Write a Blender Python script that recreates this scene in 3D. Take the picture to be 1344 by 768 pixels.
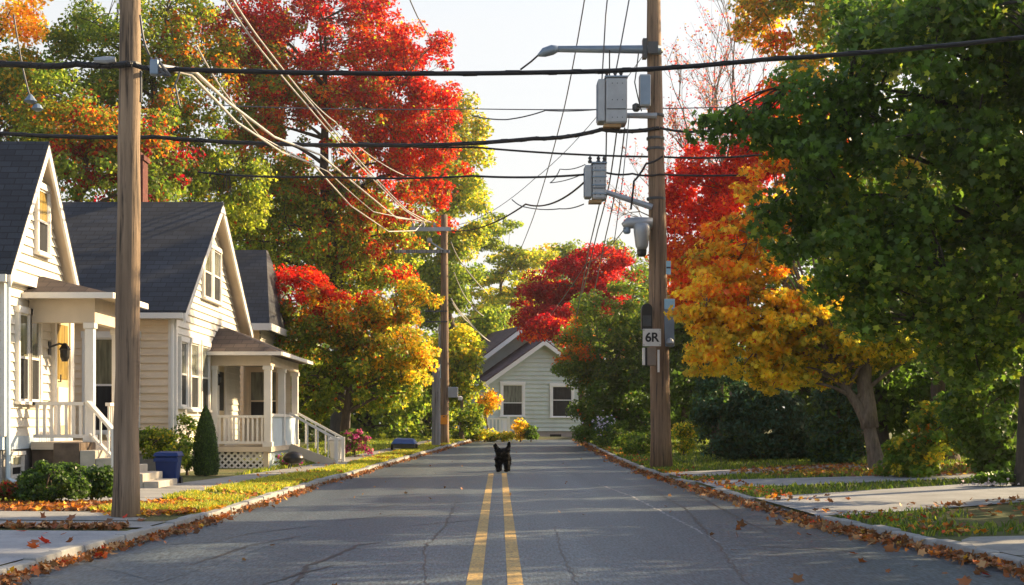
import bpy, math, random
import numpy as np
from mathutils import Vector, Matrix

# ------------------------------------------------------------------ basics
for o in list(bpy.data.objects):
    bpy.data.objects.remove(o)
SC = bpy.context.scene
COL = SC.collection
RNG = np.random.default_rng(7)
random.seed(7)

F = 1867.0            # focal length in pixels of a 1344 wide picture
CX, CY = 655.0, 555.0  # vanishing point of the street
EYE = 1.2


def W(px, py, Y):
    """World point at distance Y seen at a picture position (used as a surveying aid)."""
    return np.array([(px - CX) / F * Y, Y, EYE + (CY - py) / F * Y])


def tag(o, label=None, cat=None, group=None, kind=None):
    if label: o['label'] = label
    if cat: o['category'] = cat
    if group: o['group'] = group
    if kind: o['kind'] = kind
    return o


def thing(name, loc, label, cat, group=None):
    o = bpy.data.objects.new(name, None)
    o.empty_display_size = 0.2
    COL.objects.link(o)
    o.location = loc
    return tag(o, label, cat, group)


def wloc(p):
    v = np.zeros(3)
    while p is not None:
        v += np.array(p.location)
        p = p.parent
    return v


def np_mesh(name, V, faces, uv=None, cols=None):
    """faces: list of int arrays (n,k)."""
    me = bpy.data.meshes.new(name)
    V = np.asarray(V, dtype=np.float32)
    me.vertices.add(len(V))
    me.vertices.foreach_set('co', V.ravel())
    faces = [np.asarray(f, dtype=np.int32) for f in faces if len(f)]
    nl = sum(f.size for f in faces)
    nf = sum(len(f) for f in faces)
    me.loops.add(nl)
    me.loops.foreach_set('vertex_index', np.concatenate([f.ravel() for f in faces]))
    me.polygons.add(nf)
    tot = np.concatenate([np.full(len(f), f.shape[1], dtype=np.int32) for f in faces])
    st = np.concatenate([[0], np.cumsum(tot)[:-1]]).astype(np.int32)
    me.polygons.foreach_set('loop_start', st)
    if cols is not None:
        a = me.attributes.new('tint', 'FLOAT_COLOR', 'POINT')
        c = np.ones((len(V), 4), dtype=np.float32)
        c[:, :3] = cols
        a.data.foreach_set('color', c.ravel())
    me.update(calc_edges=True)
    me.validate()
    return me


def link(name, me, mat, parent=None, origin=None, smooth=False):
    o = bpy.data.objects.new(name, me)
    COL.objects.link(o)
    off = wloc(parent) if parent is not None else np.zeros(3)
    if parent is not None:
        o.parent = parent
    elif origin is not None:
        o.location = origin
        off = np.array(origin, dtype=float)
    if np.any(off != 0):
        me.transform(Matrix.Translation(Vector(-off)))
    if mat is not None:
        me.materials.append(mat)
    if smooth:
        me.polygons.foreach_set('use_smooth', np.ones(len(me.polygons), dtype=bool))
    return o


class MB:
    def __init__(s):
        s.v = []; s.f = []

    def poly(s, pts):
        n = len(s.v); s.v += [tuple(map(float, p)) for p in pts]; s.f.append(tuple(range(n, n + len(pts)))); return s

    def box(s, x0, x1, y0, y1, z0, z1):
        x0, x1 = min(x0, x1), max(x0, x1); y0, y1 = min(y0, y1), max(y0, y1); z0, z1 = min(z0, z1), max(z0, z1)
        n = len(s.v)
        s.v += [(x0, y0, z0), (x1, y0, z0), (x1, y1, z0), (x0, y1, z0), (x0, y0, z1), (x1, y0, z1), (x1, y1, z1), (x0, y1, z1)]
        for f in ((3, 2, 1, 0), (4, 5, 6, 7), (0, 1, 5, 4), (1, 2, 6, 5), (2, 3, 7, 6), (3, 0, 4, 7)):
            s.f.append(tuple(n + i for i in f))
        return s

    def prism(s, bottom, top):
        """closed solid between two equal-length loops."""
        n = len(s.v); k = len(bottom)
        s.v += [tuple(map(float, p)) for p in bottom] + [tuple(map(float, p)) for p in top]
        s.f.append(tuple(n + i for i in reversed(range(k))))
        s.f.append(tuple(n + k + i for i in range(k)))
        for i in range(k):
            j = (i + 1) % k
            s.f.append((n + i, n + j, n + k + j, n + k + i))
        return s

    def slab(s, pts, th):
        """polygon thickened downwards (vertical)."""
        b = [(p[0], p[1], p[2] - th) for p in pts]
        return s.prism(b, pts)

    def bar(s, a, b, w, h=None):
        a = Vector(a); b = Vector(b); h = h or w
        d = (b - a).normalized()
        u = d.cross(Vector((0, 0, 1)))
        if u.length < 1e-3: u = Vector((1, 0, 0))
        u.normalize(); v = u.cross(d).normalized()
        u *= w / 2; v *= h / 2
        s.prism([a - u - v, a + u - v, a + u + v, a - u + v], [b - u - v, b + u - v, b + u + v, b - u + v])
        return s

    def tube(s, pts, r, sides=8, cap=True, jit=0.0):
        pts = [Vector(p) for p in pts]
        rr = r if hasattr(r, '__len__') else [r] * len(pts)
        n0 = len(s.v)
        prev = None
        for i, p in enumerate(pts):
            d = (pts[min(i + 1, len(pts) - 1)] - pts[max(i - 1, 0)]).normalized()
            if prev is None:
                u = d.cross(Vector((0.13, 0.97, 0.2)))
                if u.length < 1e-3: u = d.cross(Vector((1, 0, 0)))
            else:
                u = prev - d * prev.dot(d)
            u.normalize(); prev = u
            w = d.cross(u)
            for k in range(sides):
                a = 2 * math.pi * k / sides
                q = rr[i] * (1 + (random.uniform(-jit, jit) if jit else 0))
                s.v.append(tuple(p + u * math.cos(a) * q + w * math.sin(a) * q))
        for i in range(len(pts) - 1):
            for k in range(sides):
                a = n0 + i * sides + k; b = n0 + i * sides + (k + 1) % sides
                s.f.append((a, b, b + sides, a + sides))
        if cap:
            s.f.append(tuple(n0 + k for k in reversed(range(sides))))
            e = n0 + (len(pts) - 1) * sides
            s.f.append(tuple(e + k for k in range(sides)))
        return s

    def lathe(s, c, prof, sides=16):
        """prof: list of (r,z) from bottom to top about the vertical through c."""
        n0 = len(s.v)
        for r, z in prof:
            for k in range(sides):
                a = 2 * math.pi * k / sides
                s.v.append((c[0] + r * math.cos(a), c[1] + r * math.sin(a), c[2] + z))
        for i in range(len(prof) - 1):
            for k in range(sides):
                a = n0 + i * sides + k; b = n0 + i * sides + (k + 1) % sides
                s.f.append((a, b, b + sides, a + sides))
        s.f.append(tuple(n0 + k for k in reversed(range(sides))))
        e = n0 + (len(prof) - 1) * sides
        s.f.append(tuple(e + k for k in range(sides)))
        return s

    def parts(s, name, mat, parent):
        return [MB_piece(s, i).build(name, mat, parent) for i in range(len(s.f) // 6)]

    def build(s, name, mat, parent=None, origin=None, smooth=False, bevel=0):
        me = bpy.data.meshes.new(name)
        me.from_pydata(s.v, [], s.f)
        me.update()
        o = link(name, me, mat, parent, origin, smooth)
        if bevel:
            m = o.modifiers.new('bevel', 'BEVEL'); m.width = bevel; m.segments = 2; m.limit_method = 'ANGLE'
        return o


def MB_piece(s, i):
    q = MB(); q.v = s.v[i * 8:i * 8 + 8]; q.f = [tuple(k - i * 8 for k in f) for f in s.f[i * 6:i * 6 + 6]]
    return q


# ------------------------------------------------------------------ materials
def new_mat(name):
    m = bpy.data.materials.new(name)
    m.use_nodes = True
    nt = m.node_tree
    b = nt.nodes['Principled BSDF']
    return m, nt, b


def N(nt, t, **kw):
    n = nt.nodes.new(t)
    for k, v in kw.items():
        if k.startswith('i_'):
            key = k[2:]
            key = int(key) if key.isdigit() else key.replace('_', ' ')
            n.inputs[key].default_value = v
        else:
            setattr(n, k, v)
    return n


def ramp(nt, fac, stops):
    r = nt.nodes.new('ShaderNodeValToRGB')
    els = r.color_ramp.elements
    while len(els) < len(stops): els.new(0.5)
    for e, (p, c) in zip(els, stops):
        e.position = p; e.color = (c[0], c[1], c[2], 1)
    nt.links.new(fac, r.inputs[0])
    return r.outputs[0]


def coords(nt, scale=(1, 1, 1), kind='Object'):
    tc = nt.nodes.new('ShaderNodeTexCoord')
    mp = nt.nodes.new('ShaderNodeMapping')
    mp.inputs['Scale'].default_value = scale
    nt.links.new(tc.outputs[kind], mp.inputs[0])
    return mp.outputs[0]


def noise(nt, vec, scale, detail=4, rough=.55):
    n = nt.nodes.new('ShaderNodeTexNoise')
    n.inputs['Scale'].default_value = scale
    n.inputs['Detail'].default_value = detail
    n.inputs['Roughness'].default_value = rough
    nt.links.new(vec, n.inputs['Vector'])
    return n.outputs['Fac']


def mixc(nt, fac, a, b, mode='MIX'):
    m = nt.nodes.new('ShaderNodeMix'); m.data_type = 'RGBA'; m.blend_type = mode
    if hasattr(fac, 'links') or hasattr(fac, 'is_linked'): nt.links.new(fac, m.inputs[0])
    else: m.inputs[0].default_value = fac
    for s, x in ((m.inputs[6], a), (m.inputs[7], b)):
        if hasattr(x, 'is_linked'): nt.links.new(x, s)
        else: s.default_value = (x[0], x[1], x[2], 1)
    return m.outputs[2]


def bump(nt, b, h, strength=.3, dist=.02):
    n = nt.nodes.new('ShaderNodeBump')
    n.inputs['Strength'].default_value = strength
    n.inputs['Distance'].default_value = dist
    nt.links.new(h, n.inputs['Height'])
    nt.links.new(n.outputs[0], b.inputs['Normal'])


def simple(name, c, rough=.6, var=.18, scale=3.0, metallic=0, stretch=(1, 1, 1), bmp=.15, spec=.4):
    m, nt, b = new_mat(name)
    v = coords(nt, stretch)
    n1 = noise(nt, v, scale, 6)
    lo = [x * (1 - var) for x in c]; hi = [min(1, x * (1 + var)) for x in c]
    col = ramp(nt, n1, [(.3, lo), (.7, hi)])
    nt.links.new(col, b.inputs['Base Color'])
    b.inputs['Roughness'].default_value = rough
    b.inputs['Metallic'].default_value = metallic
    b.inputs['Specular IOR Level'].default_value = spec
    if bmp:
        bump(nt, b, noise(nt, v, scale * 8, 4), bmp, .01)
    return m


def m_asphalt():
    m, nt, b = new_mat('asphalt')
    v = coords(nt)
    big = noise(nt, coords(nt, (1, .035, 1)), 1.5, 7, .62)
    fine = noise(nt, coords(nt, (1, .14, 1)), 45, 3, .8)
    mid = noise(nt, v, 9, 5, .6)
    c = ramp(nt, big, [(.28, (.042, .058, .072)), (.5, (.062, .083, .100)), (.72, (.090, .116, .134))])
    c = mixc(nt, .55, c, ramp(nt, mid, [(.3, (.4, .4, .4)), (.7, (.62, .62, .62))]), 'OVERLAY')
    c = mixc(nt, .8, c, ramp(nt, fine, [(.38, (.12, .12, .12)), (.5, (.5, .5, .5)), (.62, (.93, .93, .93))]), 'OVERLAY')
    vo = nt.nodes.new('ShaderNodeTexVoronoi'); vo.feature = 'DISTANCE_TO_EDGE'
    vo.inputs['Scale'].default_value = .33
    wv = nt.nodes.new('ShaderNodeVectorMath'); wv.operation = 'ADD'
    nz = nt.nodes.new('ShaderNodeTexNoise'); nz.inputs['Scale'].default_value = .9; nz.inputs['Detail'].default_value = 8
    nt.links.new(v, nz.inputs['Vector']); nt.links.new(v, wv.inputs[0]); nt.links.new(nz.outputs['Color'], wv.inputs[1])
    nt.links.new(wv.outputs[0], vo.inputs['Vector'])
    crack = ramp(nt, vo.outputs['Distance'], [(.0, (1, 1, 1)), (.006, (0, 0, 0))])
    gate = ramp(nt, noise(nt, v, .35, 2), [(.56, (0, 0, 0)), (.68, (.7, .7, .7))])
    cf = mixc(nt, 1, crack, gate, 'MULTIPLY')
    c = mixc(nt, cf, c, (.018, .018, .02))
    nt.links.new(c, b.inputs['Base Color'])
    b.inputs['Roughness'].default_value = .5
    b.inputs['Specular IOR Level'].default_value = .5
    bump(nt, b, fine, .5, .006)
    return m


def m_paint_line():
    m, nt, b = new_mat('road_paint_yellow')
    v = coords(nt)
    n1 = noise(nt, v, 30, 6, .75); n2 = noise(nt, v, 3, 4)
    c = ramp(nt, n2, [(.3, (.50, .30, .075)), (.7, (.64, .42, .13))])
    w = ramp(nt, n1, [(.36, (1, 1, 1)), (.53, (0, 0, 0))])
    c = mixc(nt, w, c, (.1, .09, .075))
    nt.links.new(c, b.inputs['Base Color']); b.inputs['Roughness'].default_value = .65
    bump(nt, b, noise(nt, v, 90, 3), .4, .005)
    return m


def m_concrete(name='concrete', c=(.30, .295, .28), joints=True):
    m, nt, b = new_mat(name)
    v = coords(nt)
    n1 = noise(nt, v, 1.6, 7, .65); n2 = noise(nt, v, 40, 4, .7)
    col = ramp(nt, n1, [(.28, [x * .68 for x in c]), (.72, [x * 1.15 for x in c])])
    col = mixc(nt, .5, col, ramp(nt, n2, [(.3, (.35, .35, .35)), (.7, (.65, .65, .65))]), 'OVERLAY')
    nt.links.new(col, b.inputs['Base Color']); b.inputs['Roughness'].default_value = .8
    b.inputs['Specular IOR Level'].default_value = .3
    bump(nt, b, n2, .35, .006)
    return m


def m_soil():
    m, nt, b = new_mat('turf_soil')
    v = coords(nt)
    n1 = noise(nt, v, .7, 6, .6); n2 = noise(nt, v, 14, 5, .7)
    c = ramp(nt, n1, [(.35, (.07, .095, .022)), (.55, (.11, .11, .03)), (.7, (.12, .085, .045))])
    c = mixc(nt, .7, c, ramp(nt, n2, [(.3, (.28, .28, .28)), (.7, (.7, .7, .7))]), 'OVERLAY')
    nt.links.new(c, b.inputs['Base Color']); b.inputs['Roughness'].default_value = .95
    bump(nt, b, n2, .7, .04)
    return m


def m_pole(name, c=(.2, .145, .105)):
    m, nt, b = new_mat(name)
    v = coords(nt, (7, 7, .3)); v2 = coords(nt, (15, 15, .55)); v3 = coords(nt, (3, 3, .5))
    n1 = noise(nt, v, 1.5, 8, .65); n2 = noise(nt, v2, 1.2, 5, .7); n3 = noise(nt, v3, 1.0, 3)
    c0 = ramp(nt, n3, [(.3, [x * .75 for x in c]), (.7, [c[0] * 1.15, c[1] * 1.2, c[2] * 1.25])])
    c1 = mixc(nt, .8, c0, ramp(nt, n1, [(.3, (.2, .2, .2)), (.7, (.75, .75, .75))]), 'OVERLAY')
    crack = ramp(nt, n2, [(.36, (.95, .95, .95)), (.47, (0, 0, 0))])
    c1 = mixc(nt, crack, c1, (.03, .022, .017))
    nt.links.new(c1, b.inputs['Base Color']); b.inputs['Roughness'].default_value = .85
    bump(nt, b, n2, 1.0, .03)
    return m


def m_bark(name, c):
    m, nt, b = new_mat(name)
    n1 = noise(nt, coords(nt, (7, 7, 1.6)), 2.5, 8, .7); n3 = noise(nt, coords(nt), 1.5, 4)
    c0 = ramp(nt, n3, [(.3, [x * .7 for x in c]), (.7, [x * 1.2 for x in c])])
    c1 = mixc(nt, .9, c0, ramp(nt, n1, [(.3, (.2, .2, .2)), (.7, (.75, .75, .75))]), 'OVERLAY')
    nt.links.new(c1, b.inputs['Base Color']); b.inputs['Roughness'].default_value = .9
    bump(nt, b, n1, .9, .04)
    return m


def m_leaf(name, trans=.5, rough=.5, gain=1.0, sat=1.0):
    m, nt, b = new_mat(name)
    at = nt.nodes.new('ShaderNodeAttribute'); at.attribute_name = 'tint'
    out = nt.nodes['Material Output']
    col = at.outputs['Color']
    nt.links.new(col, b.inputs['Base Color'])
    b.inputs['Roughness'].default_value = rough
    b.inputs['Specular IOR Level'].default_value = .35
    tr = nt.nodes.new('ShaderNodeBsdfTranslucent')
    hs = nt.nodes.new('ShaderNodeHueSaturation'); hs.inputs['Value'].default_value = 1.45 * gain; hs.inputs['Saturation'].default_value = 1.02 * sat
    nt.links.new(col, hs.inputs['Color']); nt.links.new(hs.outputs[0], tr.inputs['Color'])
    mx = nt.nodes.new('ShaderNodeMixShader'); mx.inputs[0].default_value = trans
    nt.links.new(b.outputs[0], mx.inputs[1]); nt.links.new(tr.outputs[0], mx.inputs[2])
    nt.links.new(mx.outputs[0], out.inputs['Surface'])
    return m


def m_shingle(name, c, axis='X'):
    """courses run along X (or Y), stacked up the slope by height."""
    m, nt, b = new_mat(name)
    tc = nt.nodes.new('ShaderNodeTexCoord')
    sp = nt.nodes.new('ShaderNodeSeparateXYZ'); cb = nt.nodes.new('ShaderNodeCombineXYZ')
    nt.links.new(tc.outputs['Object'], sp.inputs[0])
    nt.links.new(sp.outputs['X' if axis == 'X' else 'Y'], cb.inputs[0]); nt.links.new(sp.outputs['Z'], cb.inputs[1])
    br = nt.nodes.new('ShaderNodeTexBrick')
    nt.links.new(cb.outputs[0], br.inputs['Vector'])
    br.inputs['Scale'].default_value = 1
    br.inputs['Brick Width'].default_value = .3; br.inputs['Row Height'].default_value = .115
    br.inputs['Mortar Size'].default_value = .008; br.inputs['Mortar Smooth'].default_value = .1
    br.inputs['Color1'].default_value = (c[0] * .72, c[1] * .72, c[2] * .75, 1)
    br.inputs['Color2'].default_value = (c[0] * 1.25, c[1] * 1.25, c[2] * 1.25, 1)
    br.inputs['Mortar'].default_value = (c[0] * .3, c[1] * .3, c[2] * .3, 1)
    n1 = noise(nt, tc.outputs['Object'], .9, 5)
    col = mixc(nt, .6, br.outputs['Color'], ramp(nt, n1, [(.3, (.33, .33, .33)), (.7, (.62, .62, .62))]), 'OVERLAY')
    n2 = noise(nt, tc.outputs['Object'], 60, 3)
    col = mixc(nt, .5, col, ramp(nt, n2, [(.3, (.3, .3, .3)), (.7, (.7, .7, .7))]), 'OVERLAY')
    nt.links.new(col, b.inputs['Base Color']); b.inputs['Roughness'].default_value = .85
    bump(nt, b, br.outputs['Fac'], -.6, .015)
    return m


def m_siding(name, c, var=.08):
    m, nt, b = new_mat(name)
    v = coords(nt)
    n1 = noise(nt, v, 1.1, 5, .6); n2 = noise(nt, coords(nt, (2, 2, 14)), 2, 4)
    col = ramp(nt, n1, [(.3, [x * (1 - 2 * var) for x in c]), (.65, c)])
    col = mixc(nt, .3, col, ramp(nt, n2, [(.3, (.4, .4, .4)), (.7, (.6, .6, .6))]), 'OVERLAY')
    nt.links.new(col, b.inputs['Base Color']); b.inputs['Roughness'].default_value = .55
    bump(nt, b, n2, .08, .01)
    return m


def m_pane(name, c, rough=.06, strips=None):
    m, nt, b = new_mat(name)
    v = coords(nt, (6, 6, .8))
    n1 = noise(nt, v, 2.0, 2)
    nt.links.new(ramp(nt, n1, [(.35, [x * .6 for x in c]), (.65, [x * 1.25 for x in c])]), b.inputs['Base Color'])
    b.inputs['Roughness'].default_value = rough
    b.inputs['Specular IOR Level'].default_value = .45 if rough < .3 else .2
    return m


M_ASPH = m_asphalt(); M_LINE = m_paint_line()
M_CONC = m_concrete(); M_KERB = m_concrete('kerb_granite', (.33, .33, .32)); M_DRIVE = m_concrete('driveway_slab', (.31, .32, .34))
M_SOIL = m_soil()
M_POLE_G = m_pole('weathered_pole', (.28, .19, .12)); M_POLE_B = m_pole('brown_pole', (.26, .165, .10)); M_POLE_GREY = m_pole('grey_post', (.27, .26, .25))
M_BARK = m_bark('bark', (.12, .085, .06)); M_BARK_DK = m_bark('dark_bark', (.06, .05, .04)); M_BARK_GY = m_bark('grey_bark', (.19, .15, .12))
M_LEAF = m_leaf('autumn_leaf', .62, .5, 1.1); M_LEAF_G = m_leaf('green_leaf', .5, .4, 1.3); M_NEEDLE = m_leaf('needle', .35, .6, 1.2)
M_LITTER = m_leaf('litter_leaf', .15, .6); M_BLADE = m_leaf('grass_blade', .35, .55, 1.1)
M_ROOF = m_shingle('slate_shingle', (.030, .034, .043)); M_ROOF_Y = m_shingle('slate_shingle_side', (.058, .064, .078), 'Y')
M_ROOF_BR = m_shingle('brown_shingle', (.06, .042, .036)); M_ROOF_PU = m_shingle('maroon_shingle', (.085, .05, .058), 'Y')
M_WHITE = m_siding('white_siding', (.69, .65, .57)); M_SIDE_SHADE = m_siding('shaded_side_siding', (.80, .64, .45)); M_SAGE = m_siding('sage_siding', (.60, .69, .65))  # side walls get a second siding with their warm shade painted in
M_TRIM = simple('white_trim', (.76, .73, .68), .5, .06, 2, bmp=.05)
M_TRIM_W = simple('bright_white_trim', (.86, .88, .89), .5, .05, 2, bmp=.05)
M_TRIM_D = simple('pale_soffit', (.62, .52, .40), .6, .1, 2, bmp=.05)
M_BLUEPANEL = simple('pale_blue_panel', (.52, .62, .70), .5, .08, 3, bmp=.05)
M_FOUND = simple('foundation', (.26, .25, .24), .9, .25, 4, bmp=.4)
M_BRICKD = simple('masonry_shade_brown', (.12, .085, .06), .9, .35, 6, bmp=.5)
M_BRICK = simple('red_brick', (.11, .03, .022), .85, .3, 8, bmp=.4)
M_STEP = simple('step_concrete', (.42, .38, .32), .85, .2, 4, bmp=.3)
M_PANE_D = m_pane('dark_pane', (.02, .022, .025), .55); M_PANE_L = m_pane('reflection_tint_pane', (.16, .15, .09)); M_PANE_Y = m_pane('amber_pane', (.32, .22, .06), .15)  # lighter upper panes: reflected trees put into the glass colour
M_PANE_G = m_pane('grey_pane', (.17, .18, .15), .1)
M_DOOR = simple('door_paint', (.62, .5, .3), .45, .1, 2)
M_METAL = simple('grey_metal', (.34, .36, .38), .45, .12, 3, .35, bmp=.05); M_METAL_D = simple('dark_metal', (.07, .075, .08), .5, .2, 5, .5, bmp=.05)
M_METAL_B = simple('blue_grey_metal', (.20, .26, .33), .45, .12, 3, .4, bmp=.05)
M_BLACKP = simple('black_plastic', (.012, .012, .013), .35, .2, 4, bmp=.05)
M_WIRE = simple('black_cable', (.012, .012, .014), .55, .2, 8, bmp=0); M_WIRE_W = simple('pale_cable', (.52, .5, .46), .35, .15, 8, .2, bmp=0); M_WIRE_G = simple('grey_cable', (.10, .10, .11), .5, .2, 8, bmp=0)
M_SIGN = simple('sign_face', (.66, .64, .6), .5, .08, 5, bmp=.05); M_INK = simple('sign_ink', (.015, .015, .017), .6, .1, 5, bmp=0)
M_ORANGE = simple('orange_tag', (.85, .30, .02), .5, .1, 4, bmp=0); M_SKY_PL = simple('light_blue_plate', (.33, .55, .68), .4, .08, 4, bmp=0)
M_BIN = simple('blue_bin_plastic', (.008, .028, .13), .45, .15, 3, bmp=.05, spec=.2); M_BINLID = simple('blue_bin_lid', (.009, .032, .15), .45, .15, 3, bmp=.05, spec=.2)
M_BINW = simple('pale_bin_plastic', (.6, .6, .6), .45, .1, 3, bmp=.05)
M_TARP = simple('blue_tarp', (.03, .09, .32), .35, .2, 4, bmp=.3)
M_FUR = simple('black_fur', (.0045, .0042, .004), .7, .3, 30, bmp=.6, spec=.12)
M_EYE = simple('dark_eye', (.02, .012, .008), .15, .1, 4, bmp=0)
M_FLOWER_P = m_leaf('petal', .4, .5)

# ------------------------------------------------------------------ ground profile
RY = np.array([-6, 10, 17, 27, 36, 45, 50, 54, 58, 66, 70.])
RL = np.array([-4.0, -3.74, -3.5, -3.4, -3.1, -2.5, -2.05, -1.75, -1.45, -.85, -.5])
RR = np.array([4.7, 4.25, 3.75, 3.5, 3.42, 3.42, 3.42, 3.45, 3.5, 3.6, 3.7])


def roadL(y): return np.interp(y, RY, RL)
def roadR(y): return np.interp(y, RY, RR)


def rz(y):
    t = np.clip((np.asarray(y, dtype=float) - 30) / 38, 0, 1)
    return .40 * (t * t * (3 - 2 * t))


def gz(x, y):
    x = np.asarray(x, dtype=float); y = np.asarray(y, dtype=float)
    L, R = roadL(y), roadR(y)
    dl = np.clip(L - x, 0, None); dr = np.clip(x - R, 0, None)
    z = rz(y) + np.where(dl > 0, .09 + np.clip(dl, 0, 8) * .006, 0) + np.where(dr > 0, .09 + np.clip(dr, 0, 7) * .022, 0)
    return z


def G(x, y): return float(gz(x, y))


def strip(name, ys, x0f, x1f, dz, mat, n=6, kind='structure', thick=0):
    """sheet following the ground between two edge functions."""
    V = []; 
    for y in ys:
        a, b = x0f(y), x1f(y)
        for k in range(n + 1):
            x = a + (b - a) * k / n
            V.append((x, y, G(x, y) + dz))
    V = np.array(V)
    i, k = np.meshgrid(np.arange(len(ys) - 1), np.arange(n), indexing='ij')
    a = (i * (n + 1) + k).ravel()
    f = np.stack([a, a + 1, a + n + 2, a + n + 1], 1)
    o = link(name, np_mesh(name, V, [f]), mat, smooth=True)
    return tag(o, kind=kind)


ys_f = np.concatenate([np.arange(-6, 70.01, .5)])
# terrain sheet: drops below the road, continues to the horizon
def build_ground():
    ys = np.concatenate([np.arange(-30, -6, 4), np.arange(-6, 76, .75), np.arange(76, 140, 6), np.array([180, 260, 400, 700.])])
    offs = [600, 200, 80, 40, 20, 12, 8, 5, 3, 1.5, .5, .13]
    V = []; cols = 0
    for y in ys:
        L, R = float(roadL(y)), float(roadR(y))
        endf = min(1, max(0, (y - 67.2) / .6))
        row = []
        for d in offs: row.append((L - d, y, G(L - d, y)))
        row.append((L - .125, y, float(rz(y)) - .05 + endf * .13))
        row.append(((L + R) / 2, y, float(rz(y)) - .05 + endf * .16))
        row.append((R + .125, y, float(rz(y)) - .05 + endf * .13))
        for d in reversed(offs): row.append((R + d, y, G(R + d, y)))
        cols = len(row); V += row
    i, k = np.meshgrid(np.arange(len(ys) - 1), np.arange(cols - 1), indexing='ij')
    a = (i * cols + k).ravel()
    f = np.stack([a, a + 1, a + cols + 1, a + cols], 1)
    o = link('ground', np_mesh('ground', np.array(V), [f]), M_SOIL, smooth=False)
    tag(o, kind='structure')


build_ground()


def flat_strip(name, ys, x0f, x1f, dz, mat, n=8):
    V = []
    for y in ys:
        a, b = float(x0f(y)), float(x1f(y))
        for k in range(n + 1):
            t = k / n
            V.append((a + (b - a) * t, y, float(rz(y)) + dz + .05 * (1 - (2 * t - 1) ** 2) * 0))
    i, k = np.meshgrid(np.arange(len(ys) - 1), np.arange(n), indexing='ij')
    a = (i * (n + 1) + k).ravel()
    f = np.stack([a, a + 1, a + n + 2, a + n + 1], 1)
    return tag(link(name, np_mesh(name, np.array(V), [f]), mat, smooth=True), kind='structure')


flat_strip('road', np.append(np.arange(-6, 67.6, .75), 67.6), lambda y: roadL(y) - .02, lambda y: roadR(y) + .02, 0, M_ASPH)
for nm, xa in (('road_marking', -.245), ('road_marking', .062)):
    flat_strip(nm, np.arange(-6, 33.6, .5), lambda y: xa, lambda y: xa + .118, .004, M_LINE, 1)


def s_low(side, y):
    return side > 0 and (16.7 < y < 20.8 or 24.2 < y < 26.2 or 28.4 < y < 30.2)


def kerb(side, y0, y1, h=.115):
    mb = MB()
    ys = np.arange(y0, y1 + .01, .6)
    f = roadL if side < 0 else roadR
    for a, b in zip(ys[:-1], ys[1:]):
        b2 = b - .012
        e0, e1 = float(f(a)), float(f(b2))
        hh = h + random.uniform(-.018, .01)
        if s_low(side, (a + b) / 2): hh -= .05
        jx = random.uniform(-.012, .012)
        z0, z1 = float(rz(a)), float(rz(b2))
        P = lambda x, y, z: (x + jx, y, z)
        s = side
        bot = [P(e0, a, z0 - .06), P(e0 + s * .13, a, z0 - .06), P(e1 + s * .13, b2, z1 - .06), P(e1, b2, z1 - .06)]
        top = [P(e0 + s * .018, a, z0 + hh), P(e0 + s * .13, a, z0 + hh + .004), P(e1 + s * .13, b2, z1 + hh + .004), P(e1 + s * .018, b2, z1 + hh)]
        if s < 0: bot = bot[::-1]; top = top[::-1]
        mb.prism(bot, top)
    tag(mb.build('kerb', M_KERB, bevel=.012), kind='structure')


kerb(-1, -6, 67); kerb(1, -6, 67)

# left pavements
strip('driveway_apron', np.arange(-6, 14.7, .6), lambda y: float(roadL(y)) - 9.0, lambda y: float(roadL(y)) - .14, .014, M_DRIVE, 8)
strip('sidewalk', np.arange(14.86, 15.8, .3), lambda y: -12.5, lambda y: float(roadL(y)) - .14, .016, M_CONC, 6)
strip('sidewalk', np.arange(15.86, 17.4, .3), lambda y: -12.5, lambda y: -4.0 - max(0, y - 16.2) * .75, .018, M_CONC, 6)
def swl(y): return float(np.interp(y, [18, 27, 36, 45, 52, 60, 66], [-6.5, -5.55, -4.75, -4.2, -3.6, -3.0, -2.5]))
def swr(y): return float(np.interp(y, [18, 27, 36, 45, 52, 60, 66], [-5.0, -4.5, -3.95, -3.5, -2.95, -2.3, -1.85]))
yy = 17.5
while yy < 62:
    strip('sidewalk', np.linspace(yy, yy + 1.49, 4), swl, swr, .02 + random.uniform(-.003, .003), M_CONC, 3); yy += 1.5
strip('front_path', np.arange(23.6, 25.6, .4), lambda y: -6.0, lambda y: -5.5, .026, M_CONC, 2)
# right pavements
def quad_sheet(name, pts, dz, mat, nu=16, nv=8):
    p = [np.array(q, float) for q in pts]
    V = []
    for i in range(nu + 1):
        u = i / nu
        a = p[0] + (p[1] - p[0]) * u; b = p[3] + (p[2] - p[3]) * u
        for k in range(nv + 1):
            q = a + (b - a) * k / nv
            V.append((q[0], q[1], G(q[0], q[1]) + dz))
    i, k = np.meshgrid(np.arange(nu), np.arange(nv), indexing='ij')
    a = (i * (nv + 1) + k).ravel()
    f = np.stack([a, a + nv + 1, a + nv + 2, a + 1], 1)
    return tag(link(name, np_mesh(name, np.array(V), [f]), mat, smooth=True), kind='structure')
strip('sidewalk', np.arange(3, 11.71, .3), lambda y: float(roadR(y)) + .14, lambda y: 11, .014, M_CONC, 8)
strip('sidewalk', np.arange(11.74, 13.6, .3), lambda y: float(roadR(y)) + .14 + max(0, (y - 12.7)) ** 2 * .5, lambda y: 11, .014, M_CONC, 8)
quad_sheet('driveway', [(3.78, 16.5), (9.5, 20.2), (13.5, 27.2), (3.72, 20.8)], .016, M_DRIVE)
quad_sheet('front_path', [(3.66, 23.8), (9.2, 25.6), (9.0, 27.4), (3.66, 26.8)], .016, M_DRIVE)
quad_sheet('front_path', [(3.62, 28.4), (8.5, 31.6), (8.3, 33.8), (3.62, 31.2)], .016, M_DRIVE)


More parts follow.
